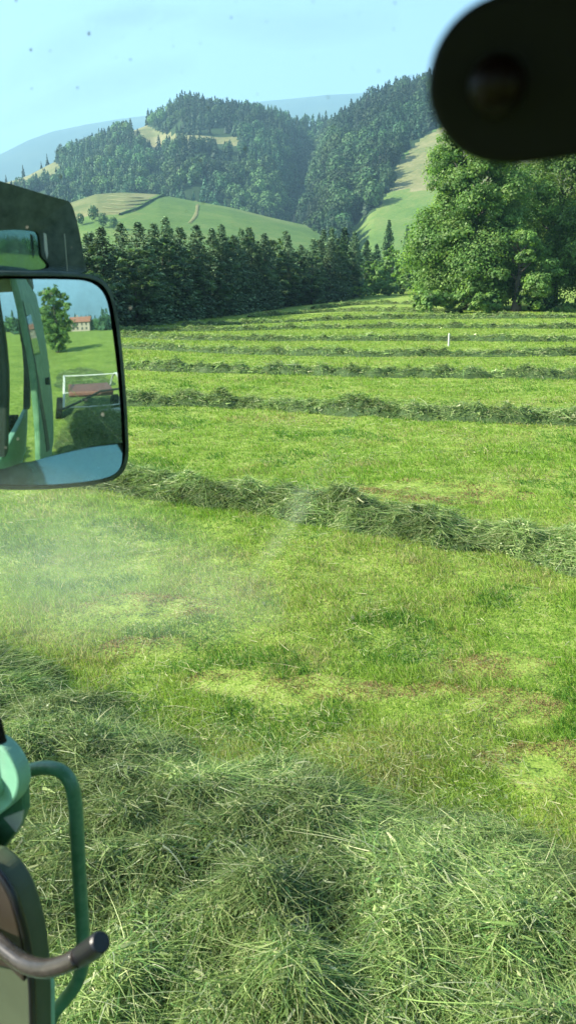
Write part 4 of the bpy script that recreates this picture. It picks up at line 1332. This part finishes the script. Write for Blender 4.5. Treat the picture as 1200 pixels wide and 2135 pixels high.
mb = MB(); mb.tube([c_, c_ + fn_ * 0.04], [0.03, 0.035], 14); mb.build("knob", M_black, fl)

p, d = mirror_ray(120, 690); td = unit(np.array([d[0], d[1], 0])); g = p + td * 24
H = 6.8
cm = leafy_mesh("crown", crown_blobs(H, 2.0, 30, 0.2, 700, top_pow=0.6), 30000, 0.17, LG, 700, spot=0.45)
put_tree("leafy_tree", (cm, trunk_mesh("trunk", H, 0.16, 700, 5, 1.6, 0.85)), g[0], g[1], H, H, "leafy tree standing alone behind the tractor, seen only in the side mirror", "trees behind the tractor", rz=0)
# house far behind
p, d = mirror_ray(172, 690); hd = unit(np.array([d[0], d[1], 0])); hpz = p + hd * 135
hx, hy = hpz[0], hpz[1]; hz = float(ground_z(hx, hy))
hs = empty("farmhouse", (hx, hy, hz), -math.atan2(hd[0], hd[1]) + 0.2)
tag(hs, "brown farmhouse with a red roof far behind the tractor, seen in the side mirror", "house")
mb = MB(); mb.frame_box((0, 0, 2.4), np.array([6.0, 0, 0]), np.array([0, 4.0, 0]), UPV * 2.6); mb.build("wall", M_wall, hs)
mb = MB(); mb.prism([(-6.6, -4.8, 4.7), (-6.6, 4.8, 4.7), (-6.6, 0, 7.6)], (13.2, 0, 0)); rf = mb.build("roof", M_rooft, hs)
mb = MB(); mb.frame_box((2, 1, 7.6), np.array([.4, 0, 0]), np.array([0, .4, 0]), UPV * .9); mb.build("chimney", M_wall, rf)
for sx in (-4, -1.4, 1.4, 4):
    for sz in (1.4, 3.6):
        for sy in (-4.03, 4.03):
            mb = MB(); mb.frame_box((sx, sy, sz), np.array([.5, 0, 0]), np.array([0, .03, 0]), UPV * .6); mb.build("window", M_dark, hs)
# wood far behind
Vs, Fs, Cs = [], [], []; off = 0
for i in range(420):
    a = R_(rng.uniform(60, 175)); D = rng.uniform(110, 170)
    if abs(a - math.atan2(hd[0], hd[1])) < 0.09 and D < 125: continue
    pv, pf, pc = (rprot[i % 5] if i % 3 == 0 else cprot[i % 6]); s = rng.uniform(.4, .8)
    v = pv * s + np.array([math.sin(a) * D, math.cos(a) * D, float(ground_z(math.sin(a) * D, math.cos(a) * D)) - .3])
    Vs.append(v); Fs.append(pf + off); Cs.append(pc * rng.uniform(.8, 1.5)); off += len(v)
me = npmesh("forest", np.concatenate(Vs), np.concatenate(Fs), np.concatenate(Cs)); me.materials.append(M_leaf2)
tag(link("forest", me, None), "distant wood behind the tractor, seen low in the side mirror", "forest", kind="stuff")

# hay wagon / loader pulled behind
g = mirror_ground(190, 900)
wf = -FWD; ws = RGT
base = np.array([g[0], g[1], 0.0])
rk = empty("hay_loader", tuple(base)); tag(rk, "red and white hay machine towed behind the tractor, seen in the side mirror", "farm machine")
mb = MB()
for s in (-0.75, 0.75):
    arcp = [ws * (s) + wf * (0.1 + 1.3 * k / 8) + UPV * (0.62 + 0.62 * math.sin(PI * k / 8) ** 0.7) for k in range(9)]
    mb.tube(arcp, 0.028, 8)
for k in range(0, 9, 4):
    c_ = wf * (0.1 + 1.3 * k / 8) + UPV * (0.62 + 0.62 * math.sin(PI * k / 8) ** 0.7); mb.tube([c_ - ws * .75, c_ + ws * .75], 0.015, 6)
mb.build("guard", M_white, rk)
mb = MB(); mb.frame_box(wf * .75 + UPV * 0.86, wf * .42, ws * .62, UPV * .07); mb.build("cover", M_red, rk, bevel=.03)
mb = MB(); mb.tube([wf * .0 + ws * -.8 + UPV * .6, wf * .2 + ws * .2 + UPV * .95, wf * .2 + ws * .95 + UPV * .98, wf * .2 + ws * 1.0 + UPV * .62], 0.03, 8); mb.build("frame", M_ind, rk)
mb = MB(); mb.frame_box(wf * -.05 + ws * .75 + UPV * .52, ws * .55, wf * .06, UPV * .05); mb.build("beam", M_white, rk, bevel=.01)
for s in (-0.85, 0.85):
    c_ = ws * s + wf * 1.0 + UPV * 0.3; mb = MB(); mb.tube([c_ - ws * .09, c_ - ws * .07, c_ + ws * .07, c_ + ws * .09], [.26, .3, .3, .26], 24); mb.build("wheel", M_black, rk)

def hay_heap(cx, cy, rad, hh, n, lab):
    u_ = rng.uniform(0, 1, n) ** 0.5 * rad; a_ = rng.uniform(0, 2 * PI, n)
    x = cx + u_ * np.cos(a_); y = cy + u_ * np.sin(a_)
    z = ground_z(x, y) + hh * (1 - (u_ / rad) ** 2) * (0.6 + 0.8 * fbm(x * 3, y * 3, 9, 2)) * rng.uniform(0.3, 1, n)
    az = rng.uniform(0, 2 * PI, n); el = rng.normal(0.15, 0.4, n)
    d0 = np.stack([np.cos(az) * np.cos(el), np.sin(az) * np.cos(el), np.sin(el)], -1)
    v_, f_, c_ = strips(np.stack([x, y, z], -1), d0, unit(np.cross(d0, unit(rng.normal(0, 0.6, (n, 3)) + np.array([0, 0, 1.0])))), rng.uniform(.08, .25, n), rng.uniform(.008, .016, n), rng.normal(0, .4, (n, 3)), 2, hay_color(n) * 0.8)
    tag(link("hay_heap", npmesh("hay_heap", v_, f_, c_), M_hay), lab, "hay heap")
hp_ = base + FWD * 0.35
hay_heap(hp_[0] + RGT[0] * .2, hp_[1] + RGT[1] * .2, 0.95, 0.62, 16000, "dark heap of cut hay in front of the towed hay machine, seen in the mirror")
for i, (a, b, s_) in enumerate([(168, 470, .35), (196, 462, .45), (216, 474, .4), (238, 480, .35), (655, 484, .25)]):
    p = on_hill(hill_A, a, b)
    o = bpy.data.objects.new("round_tree", rmesh[i % 5]); C.objects.link(o); o.location = p; o.scale = (s_, s_, s_ * 1.15); o.rotation_euler = (0, 0, i)
    tag(o, "small bushy tree on the lower slope of the meadow hill, just above the conifer wall", "tree", "small trees on the lower meadow slope")

# ------------------------------------------------------------------ haze
m = bpy.data.materials.new("air"); m.use_nodes = True; n = m.node_tree
for nd in list(n.nodes):
    if nd.type != 'OUTPUT_MATERIAL': n.nodes.remove(nd)
v = n.nodes.new("ShaderNodeVolumePrincipled")
v.inputs["Color"].default_value = (0.40, 0.70, 0.97, 1)
v.inputs["Density"].default_value = 0.00034
v.inputs["Anisotropy"].default_value = 0.1
n.links.new(v.outputs[0], n.nodes["Material Output"].inputs["Volume"])
mb = MB(); mb.frame_box((0, 0, 475), np.array([9300, 0, 0]), np.array([0, 9300, 0]), UPV * 565)
hz_ = mb.build("haze", m); tag(hz_, "thin blue haze in the air between the field and the far hills", "haze", kind="stuff")
